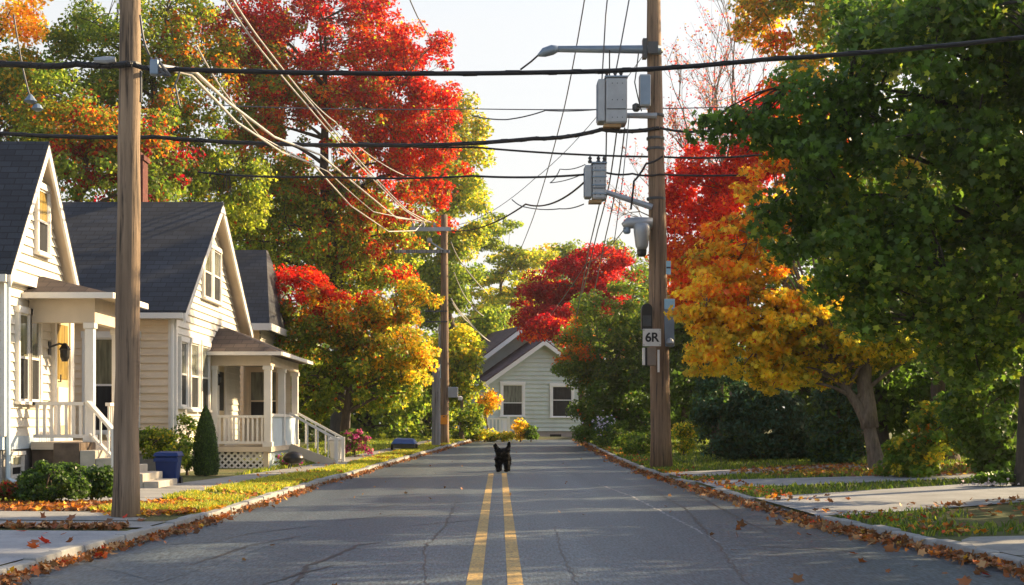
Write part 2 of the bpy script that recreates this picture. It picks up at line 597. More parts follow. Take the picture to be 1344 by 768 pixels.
# ------------------------------------------------------------------ foliage engine
LEAF4_V = np.array([[0, 0, 0], [-.36, .45, .12], [0, 1, 0], [.36, .45, .12]])
LEAF4_F = [[0, 2, 1], [0, 3, 2]]
LEAF10_V = np.array([[0, .38, -.03], [0, 0, 0], [.46, .02, .04], [.34, .30, .05], [.60, .58, .10], [.22, .62, .04], [0, 1, .02], [-.22, .62, .04], [-.60, .58, .10], [-.34, .30, .05], [-.46, .02, .04]])
LEAF10_F = [[0, i, i + 1] for i in range(1, 10)] + [[0, 10, 1]]
LEAF6_V = np.array([[0, .0, 0], [.5, .2, .07], [.22, .5, .02], [0, 1, .05], [-.22, .5, .02], [-.5, .2, .07]])
LEAF6_F = [[0, 1, 2], [0, 2, 4], [2, 3, 4], [0, 4, 5]]
NEED_V = np.array([[-.14, 0, 0], [.14, 0, 0], [.2, .55, .08], [0, 1, 0], [-.2, .55, -.06]])
NEED_F = [[0, 1, 2], [0, 2, 4], [4, 2, 3]]
KIT = {'simple': (LEAF4_V, LEAF4_F), 'maple': (LEAF10_V, LEAF10_F), 'lobed': (LEAF6_V, LEAF6_F), 'needle': (NEED_V, NEED_F)}


def norm(a):
    return a / (np.linalg.norm(a, axis=-1, keepdims=True) + 1e-9)


def leaf_mesh(name, P, nrm, tip, size, col, kit):
    """one little folded leaf per row."""
    TV, TF = KIT[kit]
    TV = np.asarray(TV); TF = np.asarray(TF)
    n = len(P)
    nrm = norm(nrm)
    t = tip - nrm * np.sum(tip * nrm, 1, keepdims=True); t = norm(t)
    s = np.cross(t, nrm)
    V = (P[:, None, :] + size[:, None, None] * (TV[None, :, 0:1] * s[:, None, :] + (TV[None, :, 1:2] - .4) * t[:, None, :] + TV[None, :, 2:3] * nrm[:, None, :]))
    k = len(TV)
    Fc = (TF[None] + (np.arange(n) * k)[:, None, None]).reshape(-1, TF.shape[1])
    C = np.repeat(col, k, 0)
    return np_mesh(name, V.reshape(-1, 3), [Fc], cols=C)


C_ = dict(
    crimson=(.30, .006, .016), red=(.48, .022, .018), scarlet=(.60, .05, .02), orangered=(.66, .11, .015), orange=(.72, .22, .02), amber=(.72, .42, .03),
    yellow=(.78, .57, .05), lemon=(.56, .52, .06), lime=(.34, .40, .035), olive=(.23, .27, .03), green=(.105, .185, .022), dgreen=(.072, .132, .018),
    deep=(.03, .06, .014), bluegreen=(.055, .13, .075), brown=(.20, .09, .035), rust=(.34, .11, .03), pink=(.55, .16, .2), tan=(.42, .24, .1), mag=(.45, .03, .24))


def pick(mix, n, rng):
    names = list(mix.keys()); w = np.array([mix[k] for k in names], float); w /= w.sum()
    idx = rng.choice(len(names), n, p=w)
    A = np.array([C_[k] for k in names])[idx]
    # neighbouring hues blend
    idx2 = rng.choice(len(names), n, p=w)
    B = np.array([C_[k] for k in names])[idx2]
    t = rng.uniform(0, .2, (n, 1))
    A = A * (1 - t) + B * t
    return A * rng.uniform(.72, 1.28, (n, 1))


def limb_path(a, b, rng, n=6, sag=.12):
    a = np.array(a); b = np.array(b)
    L = np.linalg.norm(b - a)
    pts = []
    o1 = rng.normal(0, .05, 3) * L
    for i in range(n + 1):
        t = i / n
        p = a + (b - a) * t + o1 * math.sin(t * math.pi)
        p[2] += sag * L * math.sin(t * math.pi)
        pts.append(p)
    return pts


def tree(name, label, cat, base, blobs, zones, n_leaves, size, kit='simple', mat=None, trunk_r=.2, trunk_pts=None, group=None, seed=1, n_clumps=120, clump_r=.55,
         flat=.7, bark=None, up=.35, droop=.25, n_limbs=26, shell=.45, jitter_zone=.75, hide_trunk=False, twigs=True, trunk_top=None, spread=1.0, out=.35, mixr=.06):
    """blobs: (centre xyz, radii xyz). zones: (x, z, mix)."""
    rng = np.random.default_rng(seed)
    random.seed(seed)
    root = thing(name, base, label, cat, group)
    # clumps
    vol = np.array([max(b[1][0] * b[1][1] + b[1][0] * b[1][2], 1e-3) for b in blobs])
    cnt = np.maximum(3, np.round(n_clumps * vol / vol.sum())).astype(int)
    CC = []
    for (c, r), m in zip(blobs, cnt):
        d = norm(rng.normal(size=(m, 3)))
        rad = (shell + (1 - shell) * rng.random(m) ** .6)[:, None] * (1 + rng.normal(0, .10, (m, 1)))
        CC.append(np.array(c) + d * rad * np.array(r))
    CC = np.concatenate(CC)
    CC[:, 2] = np.maximum(CC[:, 2], base[2] + .15)
    ctr = np.average(np.array([b[0] for b in blobs]), axis=0, weights=vol)
    m = len(CC)
    cr = clump_r * rng.uniform(.65, 1.35, m)
    # zone for each clump
    Z = np.array([(z[0], z[1]) for z in zones])
    ext = max(np.ptp(CC[:, 0]), np.ptp(CC[:, 2]))
    q = np.stack([CC[:, 0], CC[:, 2]], 1) + rng.normal(0, jitter_zone, (m, 2))
    zi = np.argmin(((q[:, None] - Z[None]) ** 2).sum(2), 1)
    w = cr ** 2; w /= w.sum()
    own = rng.choice(m, n_leaves, p=w)
    d = norm(rng.normal(size=(n_leaves, 3))) * (rng.random(n_leaves) ** .45)[:, None]
    d[:, 2] *= flat
    P = CC[own] + d * cr[own][:, None]
    P[:, 2] = np.maximum(P[:, 2], base[2] + .04)
    outw = norm(P - ctr)
    nrm = norm(d) * .35 + outw * out + np.array([0, 0, up]) + rng.normal(0, .55, (n_leaves, 3))
    tip = outw * .5 + d * .5 + np.array([0, 0, -droop]) + rng.normal(0, .5, (n_leaves, 3))
    col = np.zeros((n_leaves, 3))
    lz = zi[own]
    mixrand = rng.random(n_leaves) < mixr
    lz = np.where(mixrand, rng.integers(0, len(zones), n_leaves), lz) if len(zones) > 1 else lz
    for k in range(len(zones)):
        s = np.where(lz == k)[0]
        if len(s): col[s] = pick(zones[k][2], len(s), rng)
    shade = rng.uniform(.8, 1.2, m)
    col *= shade[own][:, None]
    sz = size * rng.uniform(.65, 1.3, n_leaves)
    link('crown', leaf_mesh('crown', P, nrm, tip, sz, np.clip(col, 0, 1), kit), mat or M_LEAF, root)
    # trunk and limbs
    if not hide_trunk:
        mb = MB()
        base = np.array(base, float)
        if trunk_pts is None:
            top = np.array(trunk_top if trunk_top is not None else ctr + np.array([0, 0, .3 * (CC[:, 2].max() - ctr[2])]))
            trunk_pts = [base + (top - base) * t + np.array([rng.normal(0, .02), rng.normal(0, .02), 0]) * np.linalg.norm(top - base) * (0 < t < 1) for t in (0, .25, .5, .75, 1)]
        tp = [np.array(p, float) for p in trunk_pts]
        n = len(tp)
        rr = [trunk_r * (1 - .72 * i / (n - 1)) for i in range(n)]
        pre = [tp[0] - np.array([0, 0, .15]), tp[0], tp[0] + (tp[1] - tp[0]) * min(.3, .35 / max(.3, np.linalg.norm(tp[1] - tp[0])))]
        mb.tube(pre + tp[1:], [trunk_r * 1.65, trunk_r * 1.4, trunk_r * 1.02] + rr[1:], 10, jit=.05)
        dense = np.concatenate([np.linspace(tp[i], tp[i + 1], 8) for i in range(n - 1)])
        dr = np.concatenate([np.linspace(rr[i], rr[i + 1], 8) for i in range(n - 1)])
        lo = int(len(dense) * .3)
        pick_l = rng.choice(m, min(n_limbs, m), replace=False)
        LP = []; LR = []
        for ci in pick_l:
            c = CC[ci]
            cost = np.linalg.norm(dense[lo:] - c, axis=1) + np.clip(dense[lo:, 2] - c[2] + .25 * np.linalg.norm(dense[lo:, :2] - c[:2], axis=1), 0, None) * 1.2
            j = lo + int(np.argmin(cost))
            L = np.linalg.norm(c - dense[j])
            path = limb_path(dense[j], c, rng)
            r0 = min(dr[j] * .6, .02 + .018 * L)
            rads = list(np.linspace(r0, .006 + .004 * L / 3, len(path)))
            mb.tube(path, rads, 6, jit=.06)
            LP += path[2:]; LR += rads[2:]
        if twigs and LP:
            LPa = np.array(LP)
            for ci in range(m):
                if ci in pick_l: continue
                c = CC[ci]
                dd = np.linalg.norm(LPa - c, axis=1)
                j = int(np.argmin(dd))
                if dd[j] > .15:
                    mb.tube(limb_path(LPa[j], c, rng, 3, .05), [min(LR[j], .02), .014, .01, .005], 4)
        mb.build('trunk', bark or M_BARK, root, smooth=True)
    return root


def B(px, py, rx, ry, Y, dy=0., depth=None):
    c = W(px, py, Y); k = Y / F
    c[1] += dy
    return (c, (rx * k, depth if depth is not None else rx * k * .9, ry * k))


def ZN(px, py, Y, **mix):
    c = W(px, py, Y)
    return (c[0], c[2], mix)


def base_at(px, Y):
    x = (px - CX) / F * Y
    return np.array([x, Y, G(x, Y)])
# ------------------------------------------------------------------ trees, left side
GT = 'street and garden trees'
Y = 55
tree('maple_tree', 'huge maple behind the houses with a crimson and scarlet crown top', 'tree', base_at(445, Y),
     [B(430, 60, 150, 105, Y), B(310, 40, 60, 80, Y), B(530, 120, 80, 100, Y), B(548, 235, 60, 80, Y), B(560, 160, 48, 70, Y), B(420, 190, 120, 110, Y, 0), B(335, 110, 75, 95, Y), B(430, 300, 125, 90, Y), B(330, 230, 70, 90, Y, -1), B(400, 300, 100, 70, Y), B(480, 335, 75, 60, Y)],
     [ZN(430, 20, Y, crimson=6, red=4, scarlet=.6, rust=.5), ZN(340, 50, Y, crimson=4, red=2, rust=1.5, orange=1, olive=1), ZN(540, 90, Y, red=5, scarlet=3, crimson=3, orangered=1, rust=.6), ZN(560, 250, Y, red=5, scarlet=4, orangered=2, olive=.7),
      ZN(450, 140, Y, red=3, scarlet=2, orangered=3, orange=2, olive=2, rust=1), ZN(430, 200, Y, orange=2, olive=3, orangered=1.5, lime=2, scarlet=1), ZN(420, 245, Y, olive=3, lime=2, green=3, orange=1), ZN(500, 210, Y, red=3, orange=2, scarlet=2, olive=2, crimson=1),
      ZN(330, 170, Y, orange=1, olive=4, green=4, lime=1), ZN(360, 250, Y, green=5, olive=4, lime=3), ZN(470, 300, Y, lemon=2, lime=3, olive=3, green=2, orangered=.8), ZN(400, 350, Y, lemon=2, lime=4, green=3, olive=2)],
     112000, .145, jitter_zone=1.7, mixr=.13, trunk_r=.42, group=GT, seed=11, n_clumps=900, clump_r=.46, shell=.35, n_limbs=40, bark=M_BARK_DK)
Y = 50
tree('maple_tree', 'big green tree with thin orange patches behind the chimney', 'tree', base_at(215, Y),
     [B(170, 40, 110, 80, Y), B(235, 70, 75, 100, Y), B(190, 170, 110, 90, Y), B(285, 240, 70, 90, Y), B(230, 260, 110, 80, Y), B(110, 90, 80, 80, Y)],
     [ZN(150, 30, Y, green=5, olive=4, lime=2), ZN(225, 40, Y, olive=4, green=4, lime=2, amber=.6), ZN(120, 110, Y, green=5, olive=3, lime=1), ZN(240, 130, Y, olive=4, green=4, lime=1, orange=.8), ZN(250, 100, Y, orange=2, olive=3, orangered=1),
      ZN(210, 215, Y, green=4, olive=4, scarlet=.6), ZN(290, 220, Y, green=4, olive=4, lime=3), ZN(300, 290, Y, lime=4, lemon=2, olive=3)],
     44000, .145, jitter_zone=1.2, mixr=.1, trunk_r=.36, group=GT, seed=12, n_clumps=420, clump_r=.5, shell=.4, bark=M_BARK_DK)
Y = 46
tree('maple_tree', 'orange and scarlet low maple rising just behind the nearest house roof', 'tree', base_at(105, Y),
     [B(110, 175, 95, 50, Y), B(60, 150, 60, 60, Y), B(180, 190, 60, 45, Y), B(130, 240, 90, 60, Y), B(200, 235, 40, 35, Y)],
     [ZN(50, 165, Y, orange=1.5, amber=2, olive=5, green=4, lime=1), ZN(95, 165, Y, orange=3, orangered=1, amber=2, olive=4, green=2), ZN(80, 130, Y, green=5, olive=4, lime=1), ZN(140, 160, Y, scarlet=1.5, orange=1.5, olive=4, lime=2, green=2), ZN(60, 200, Y, olive=4, green=4, amber=1), ZN(170, 190, Y, scarlet=1.5, orange=2, olive=3, green=3), ZN(212, 236, Y, crimson=5, red=2, green=2), ZN(130, 212, Y, crimson=4, red=2, olive=2), ZN(130, 245, Y, olive=4, green=4, lime=1), ZN(190, 210, Y, green=4, olive=4), ZN(220, 260, Y, green=4, olive=3)],
     19000, .14, trunk_r=.22, group=GT, seed=13, n_clumps=170, clump_r=.5, shell=.35)
Y = 48
tree('maple_tree', 'amber and yellow topped tree at the far left edge of the street', 'tree', base_at(15, Y),
     [B(20, 60, 55, 75, Y), B(0, 150, 70, 70, Y), B(-60, 100, 80, 90, Y), B(40, 130, 40, 50, Y)],
     [ZN(25, 30, Y, amber=4, yellow=3, orange=2), ZN(20, 110, Y, amber=2, green=3, olive=4), ZN(0, 170, Y, green=4, olive=3, orange=1), ZN(-60, 90, Y, olive=3, amber=2, green=3)],
     21000, .14, trunk_r=.28, group=GT, seed=14, n_clumps=140, clump_r=.52, shell=.4)
Y = 44.5
tree('maple_tree', 'low spreading maple beside the far porch, scarlet top over yellow and green skirts', 'tree', base_at(452, Y),
     [B(385, 385, 45, 42, Y), B(450, 420, 75, 45, Y), B(505, 450, 70, 55, Y), B(530, 400, 40, 38, Y, .5), B(410, 470, 60, 55, Y), B(480, 500, 80, 38, Y), B(400, 520, 30, 35, Y)],
     [ZN(370, 360, Y, red=5, scarlet=4, crimson=1), ZN(440, 378, Y, red=4, scarlet=4, orangered=1), ZN(440, 415, Y, orange=2, amber=3, orangered=1, olive=3, lime=1), ZN(520, 415, Y, amber=2, yellow=1, orange=1, lime=2, olive=4), ZN(550, 470, Y, yellow=3, lemon=2, amber=2, olive=2, lime=1),
      ZN(470, 450, Y, olive=5, amber=2, green=4, rust=1), ZN(400, 455, Y, olive=4, green=3, orange=.8, lime=2), ZN(420, 510, Y, lime=3, olive=3, green=3), ZN(500, 510, Y, green=4, lime=3, yellow=1, olive=2)],
     42000, .115, 'lobed', jitter_zone=.4, trunk_r=.16, group=GT, seed=15, n_clumps=280, clump_r=.36, shell=.4, n_limbs=30, trunk_top=W(455, 430, Y))
Y = 82
tree('tall_tree', 'tall green and gold tree beyond the far utility pole', 'tree', base_at(605, Y),
     [B(600, 190, 40, 65, Y), B(572, 205, 38, 80, Y), B(612, 270, 50, 60, Y), B(590, 350, 55, 70, Y), B(570, 260, 40, 70, Y), B(610, 430, 45, 50, Y), B(555, 360, 45, 80, Y), B(520, 330, 50, 80, Y, 3)],
     [ZN(600, 170, Y, olive=4, lime=2, amber=2), ZN(615, 260, Y, olive=3, lime=3, yellow=2, green=2), ZN(600, 370, Y, green=4, olive=3, lime=2), ZN(570, 280, Y, lime=3, yellow=2, olive=3)],
     39000, .22, trunk_r=.35, group=GT, seed=16, n_clumps=150, clump_r=.8, shell=.4)
Y = 98
tree('tall_tree', 'layered golden green tree right behind the sage green house', 'tree', base_at(665, Y),
     [B(655, 320, 40, 40, Y), B(680, 365, 55, 45, Y), B(650, 410, 60, 40, Y), B(640, 460, 50, 50, Y)],
     [ZN(655, 310, Y, olive=4, lime=2, green=3), ZN(690, 360, Y, yellow=2, lime=3, olive=4), ZN(650, 410, Y, yellow=3, lime=4, olive=3), ZN(640, 460, Y, green=3, lime=3)],
     19000, .24, trunk_r=.3, group=GT, seed=17, n_clumps=130, clump_r=.85, flat=.35, shell=.35)
Y = 112
tree('tall_tree', 'pale golden far tree on the skyline left of the red maple', 'tree', base_at(725, Y),
     [B(712, 345, 35, 30, Y), B(745, 350, 35, 32, Y), B(730, 400, 60, 50, Y)],
     [ZN(710, 340, Y, amber=3, olive=3, lime=1), ZN(745, 345, Y, olive=4, green=3, lime=1), ZN(730, 400, Y, green=3, olive=3, lime=2)],
     12000, .26, trunk_r=.3, group=GT, seed=18, n_clumps=80, clump_r=.9, shell=.35)
Y = 118
tree('tall_tree', 'olive skyline tree behind the red maple at the street end', 'tree', base_at(800, Y),
     [B(790, 350, 60, 30, Y), B(820, 400, 90, 60, Y), B(880, 380, 60, 60, Y)],
     [ZN(790, 345, Y, olive=4, amber=1, green=3), ZN(850, 400, Y, green=3, olive=3)], 10000, .28, trunk_r=.3, group=GT, seed=19, n_clumps=80, clump_r=.95)
Y = 60
tree('garden_tree', 'yellow green shrubby tree behind the paired utility posts', 'tree', base_at(606, Y),
     [B(597, 470, 28, 50, Y), B(612, 470, 23, 45, Y), B(602, 535, 27, 42, Y)],
     [ZN(605, 450, Y, lime=3, yellow=3, olive=2), ZN(620, 480, Y, lime=3, olive=3, green=2, yellow=1), ZN(610, 540, Y, green=4, olive=3, lime=1)],
     6500, .17, 'lobed', trunk_r=.1, group=GT, seed=20, n_clumps=90, clump_r=.4)
tree('garden_tree', 'small amber leaved sapling in front of the sage house railing', 'tree', base_at(641, 63),
     [B(637, 532, 15, 13, 63), B(628, 545, 11, 16, 63), B(642, 522, 12, 8, 63)],
     [ZN(640, 520, 63, amber=3, yellow=4, orange=1), ZN(632, 550, 63, yellow=2, lime=3, olive=3)], 2300, .11, 'lobed', trunk_r=.05, group=GT, seed=21, n_clumps=40, clump_r=.3)
for i, (px, py, rx, ry, Yd, lab) in enumerate([(380, 540, 80, 60, 58, 'dark leafy tree behind the far porch steps'), (480, 545, 70, 55, 62, 'dark green tree shading the lawn behind the magenta flowers'),
                                               (560, 520, 50, 70, 66, 'shaded green tree just left of the paired posts'), (330, 400, 90, 130, 64, 'dark green tree seen over the rear house roof'), (440, 350, 80, 90, 68, 'green tree filling the gap under the huge maple')]):
    tree('shade_tree', lab, 'tree', base_at(px, Yd), [B(px, py, rx, ry, Yd), B(px + 20, py - ry * .5, rx * .7, ry * .6, Yd)],
         [ZN(px, py, Yd, green=4, dgreen=4, olive=2), ZN(px + 30, py - 30, Yd, olive=3, lime=1, green=3)], 5500, .24, trunk_r=.2, group=GT, seed=30 + i, n_clumps=80, clump_r=.7, bark=M_BARK_DK)

# ------------------------------------------------------------------ trees, right side
Y = 66
tree('maple_tree', 'dark crimson dome shaped maple overhanging the sage green house', 'tree', base_at(772, Y),
     [B(765, 375, 62, 48, Y), B(722, 402, 46, 38, Y), B(808, 360, 34, 42, Y), B(705, 425, 28, 20, Y, -1.5), B(722, 440, 34, 16, Y, -4), B(738, 428, 30, 20, Y, -3)],
     [ZN(760, 350, Y, crimson=6, red=2), ZN(800, 345, Y, red=4, crimson=3, scarlet=1), ZN(735, 400, Y, crimson=6, red=1), ZN(700, 425, Y, red=4, scarlet=.6, crimson=4), ZN(730, 440, Y, crimson=5, red=3), ZN(700, 450, Y, orangered=2, orange=2, red=4, crimson=2)],
     26000, .135, 'lobed', trunk_r=.2, group=GT, seed=41, n_clumps=230, clump_r=.42, shell=.35)
Y = 55
tree('evergreen_tree', 'dense dark green tree leaning over the right kerb before the sage house', 'tree', base_at(808, Y),
     [B(795, 450, 62, 62, Y), B(832, 415, 46, 56, Y), B(795, 525, 46, 50, Y), B(850, 500, 50, 70, Y), B(752, 472, 28, 30, Y), B(820, 560, 55, 30, Y)],
     [ZN(760, 440, Y, olive=4, green=4, dgreen=2), ZN(840, 400, Y, green=4, olive=3), ZN(770, 520, Y, dgreen=4, green=3), ZN(850, 500, Y, dgreen=5, green=3), ZN(712, 455, Y, orange=3, orangered=2, olive=2), ZN(745, 475, Y, olive=3, green=4, dgreen=2), ZN(740, 430, Y, olive=3, green=4)],
     44000, .115, 'lobed', M_LEAF_G, trunk_r=.2, group=GT, seed=42, n_clumps=300, clump_r=.42, shell=.45, droop=.5)
Y = 53
tree('shade_tree', 'dark understory tree directly behind the right utility pole', 'tree', base_at(900, Y),
     [B(900, 500, 60, 80, Y), B(925, 420, 50, 70, Y), B(880, 440, 40, 60, Y)], [ZN(900, 500, Y, dgreen=5, green=3, deep=2), ZN(920, 420, Y, green=3, olive=2, dgreen=3)],
     17000, .17, 'lobed', M_LEAF_G, trunk_r=.16, group=GT, seed=43, n_clumps=150, clump_r=.55)
Y = 42
tree('maple_tree', 'scarlet maple with orange skirts right behind the utility pole', 'tree', base_at(940, Y),
     [B(925, 250, 58, 62, Y), B(920, 330, 62, 58, Y), B(975, 300, 62, 70, Y), B(900, 370, 45, 50, Y), B(1010, 170, 45, 60, Y), B(990, 220, 40, 40, Y)],
     [ZN(920, 220, Y, red=5, scarlet=3, crimson=1.5), ZN(900, 280, Y, red=4, scarlet=4, orangered=1), ZN(970, 280, Y, scarlet=3, orangered=3, red=2), ZN(890, 350, Y, orangered=4, orange=3, scarlet=2), ZN(930, 380, Y, orange=4, amber=3, olive=1)],
     30000, .12, 'lobed', trunk_r=.18, group=GT, seed=44, n_clumps=240, clump_r=.4, shell=.35)
Y = 31
t0 = base_at(1152, Y)
tree('maple_tree', 'golden yellow maple with a forked grey trunk standing on the right lawn', 'tree', t0,
     [B(985, 400, 95, 65, Y), B(1085, 430, 110, 65, Y), B(955, 340, 55, 60, Y), B(1010, 300, 60, 60, Y), B(1180, 450, 70, 40, Y, .5), B(935, 455, 45, 45, Y, -.5), B(922, 405, 42, 50, Y, -.3), B(1040, 490, 70, 30, Y), B(1060, 220, 80, 90, Y, 1.0)],
     [ZN(898, 325, Y, orangered=2, orange=4, amber=3), ZN(985, 300, Y, orange=1.5, amber=3, yellow=3, olive=1, scarlet=.3), ZN(930, 410, Y, amber=3, orange=.6, yellow=5, lemon=1), ZN(990, 430, Y, amber=1, yellow=5, olive=1, lemon=2), ZN(960, 490, Y, yellow=5, lemon=3), ZN(1050, 470, Y, yellow=4, olive=2, lemon=3),
      ZN(1120, 440, Y, olive=3, yellow=4, lemon=3), ZN(1190, 450, Y, olive=4, lemon=3, green=2), ZN(1060, 380, Y, olive=2, amber=3, yellow=3), ZN(1050, 230, Y, orange=2, amber=3, red=1.4, olive=1)],
     40000, .1, 'maple', trunk_r=.185, group=GT, seed=45, n_clumps=520, clump_r=.29, flat=.5, shell=.2, n_limbs=40, bark=M_BARK_GY, droop=.6,
     trunk_pts=[t0, W(1147, 592, Y), W(1141, 562, Y), W(1126, 533, Y), W(1108, 506, Y), W(1080, 450, Y)])
mb = MB()
mb.tube([W(1142, 562, Y), W(1138, 530, Y + .05), W(1134, 500, Y + .1), W(1138, 430, Y + .2), W(1150, 370, Y + .3)], [.19, .18, .16, .11, .05], 10, jit=.05)
mb.build('limb', M_BARK_GY, [o for o in COL.objects if o.name.startswith('maple_tree') and o.get('label', '').startswith('golden yellow maple')][0], smooth=True)
Y = 38.5
tree('maple_tree', 'tall olive and amber tree filling the top right skyline', 'tree', base_at(1120, Y),
     [B(1030, 20, 85, 55, Y, 0, .9), B(1110, -10, 110, 80, Y, 0, .9), B(1080, 110, 70, 70, Y, 0, .9), B(1200, 0, 110, 110, Y, 0, .9), B(1290, 60, 100, 100, Y, 0, .9)],
     [ZN(980, 20, Y, amber=3, olive=3, orange=1), ZN(1050, 40, Y, olive=4, amber=3, lime=1), ZN(1000, 110, Y, orange=3, red=2, orangered=2), ZN(1150, 20, Y, olive=4, lime=2, green=2)],
     30000, .13, 'lobed', trunk_r=.24, group=GT, seed=46, n_clumps=140, clump_r=.5)

# the bare tree
def bare_tree(name, label, base, trunk_top, tips, seed, leaf_mix, n_leaf):
    rng = np.random.default_rng(seed); random.seed(seed)
    root = thing(name, base, label, 'tree', GT)
    mb = MB(); ends = []
    def grow(a, d, L, r, depth):
        d = d / np.linalg.norm(d)
        pts = [a]; p = a.copy(); dd = d.copy()
        n = 5
        for i in range(n):
            dd = dd + rng.normal(0, .09, 3) + np.array([0, 0, .035]); dd /= np.linalg.norm(dd)
            p = p + dd * L / n; pts.append(p.copy())
        mb.tube(pts, list(np.linspace(r, r * .45, n + 1)), 6 if r > .03 else 4)
        if depth == 0:
            ends.append((pts[2], pts[-1])); return
        k = 3 if depth > 1 else 4
        for i in range(k):
            j = rng.integers(2, n + 1)
            nd = dd + rng.normal(0, .42, 3); nd[2] += .12
            grow(pts[j], nd, L * rng.uniform(.5, .78), r * .45 * (1.1 - .1 * (n - j)), depth - 1)
        grow(pts[-1], dd + rng.normal(0, .15, 3), L * .7, r * .45, depth - 1)
    b = np.array(base, float); t = np.array(trunk_top, float)
    mb.tube([b - np.array([0, 0, .2]), b, b + (t - b) * .1, b + (t - b) * .5, t], [.24, .22, .17, .15, .12], 9, jit=.04)
    for tp in tips:
        v = np.array(tp, float) - t
        grow(b + (t - b) * rng.uniform(.7, 1.0), v, np.linalg.norm(v) * .62, .075, 3)
    mb.build('trunk', M_BARK_GY, root, smooth=True)
    E = np.array([e[1] for e in ends]); S = np.array([e[0] for e in ends])
    ii = rng.integers(0, len(E), n_leaf); tt = rng.random((n_leaf, 1))
    P = S[ii] + (E[ii] - S[ii]) * tt + rng.normal(0, .07, (n_leaf, 3))
    link('crown', leaf_mesh('crown', P, rng.normal(size=(n_leaf, 3)), rng.normal(size=(n_leaf, 3)), .09 * rng.uniform(.6, 1.3, n_leaf), pick(leaf_mix, n_leaf, rng), 'simple'), M_LEAF, root)

Y = 48
bare_tree('bare_tree', 'nearly bare tree with thin pinkish branches against the white sky', base_at(965, Y), W(960, 260, Y), [W(905, 20, Y), W(960, -40, Y), W(850, 130, Y), W(1000, 60, Y), W(870, 60, Y), W(830, 210, Y), W(940, 100, Y + 1.5), W(900, 150, Y - 1)], 61,
          dict(pink=4, red=3, tan=3, rust=2), 4200)

# foreground green maple
Y = 20.5
tb = np.array([8.32, 22.4, G(8.32, 22.4)])
tree('maple_tree', 'large deep green maple hanging over the right foreground', 'tree', tb,
     [B(1245, 60, 165, 105, Y), B(1075, 140, 85, 45, Y), B(975, 172, 58, 20, Y), B(1180, 225, 165, 85, Y), B(1050, 285, 62, 34, Y), B(1120, 340, 105, 60, Y), B(1270, 370, 120, 95, Y, .3), B(1335, 200, 110, 150, Y, .3), B(1290, 460, 75, 48, Y, .6), B(1400, 350, 100, 160, Y, .5), B(1380, 30, 140, 130, Y), B(1160, 420, 55, 30, Y)],
     [ZN(1240, 60, Y, green=4, dgreen=6, olive=1, lime=.5), ZN(1060, 140, Y, dgreen=6, green=2), ZN(1000, 180, Y, dgreen=5, deep=1, green=1), ZN(1180, 240, Y, dgreen=6, green=3, lime=.4), ZN(1080, 320, Y, dgreen=5, green=3, olive=1, lime=.5), ZN(1270, 380, Y, dgreen=5, green=3, olive=1, lime=.5), ZN(1300, 460, Y, green=3, dgreen=4, olive=1, lime=.4), ZN(1330, 180, Y, green=3, dgreen=5, lime=.3)],
     47000, .1, 'maple', M_LEAF_G, trunk_r=.18, group=GT, seed=47, n_clumps=420, clump_r=.34, flat=.8, shell=.3, n_limbs=60, bark=M_BARK_DK, up=-.05, droop=1.0, out=.4, jitter_zone=.4,
     trunk_pts=[tb, tb + np.array([.02, -.1, 2.2]), tb + np.array([-.1, -.6, 4.2]), tb + np.array([-.5, -1.2, 6.2]), tb + np.array([-.9, -1.6, 7.6])])

Y = 35
tree('maple_tree', 'tall golden green tree glimpsed through gaps in the foreground maple', 'tree', base_at(1245, Y),
     [B(1240, 280, 130, 150, Y), B(1150, 280, 90, 130, Y), B(1310, 230, 80, 110, Y)], [ZN(1180, 250, Y, yellow=3, olive=3, lime=2, amber=1), ZN(1250, 100, Y, olive=3, lime=3, yellow=1), ZN(1260, 330, Y, olive=4, green=3, lemon=1)],
     19000, .17, 'lobed', trunk_r=.22, group=GT, seed=49, n_clumps=220, clump_r=.55)
# hedges, cedars, shaded backdrop on the right
Y = 38
tree('cedar_tree', 'broad rounded blue green cedar standing behind the right lawn', 'tree', base_at(985, Y),
     [B(958, 532, 40, 82, Y), B(1005, 560, 52, 58, Y), B(1045, 580, 36, 36, Y)], [ZN(960, 500, Y, bluegreen=5, deep=3, dgreen=1), ZN(1010, 580, Y, bluegreen=4, deep=4)],
     30000, .12, 'needle', M_NEEDLE, trunk_r=.12, group=GT, seed=51, n_clumps=320, clump_r=.26, shell=.72, up=.2, droop=-.5, n_limbs=14, twigs=False, out=1.0)
Y = 34.5
tree('cedar_tree', 'narrow dark cedar right behind the forked maple trunk', 'tree', base_at(1103, Y),
     [B(1103, 545, 34, 80, Y), B(1096, 590, 30, 36, Y)], [ZN(1100, 540, Y, bluegreen=4, deep=4, dgreen=2)],
     11000, .12, 'needle', M_NEEDLE, trunk_r=.16, group=GT, seed=52, n_clumps=130, clump_r=.24, shell=.65, up=.2, droop=-.2, n_limbs=14, twigs=False, out=1.0)
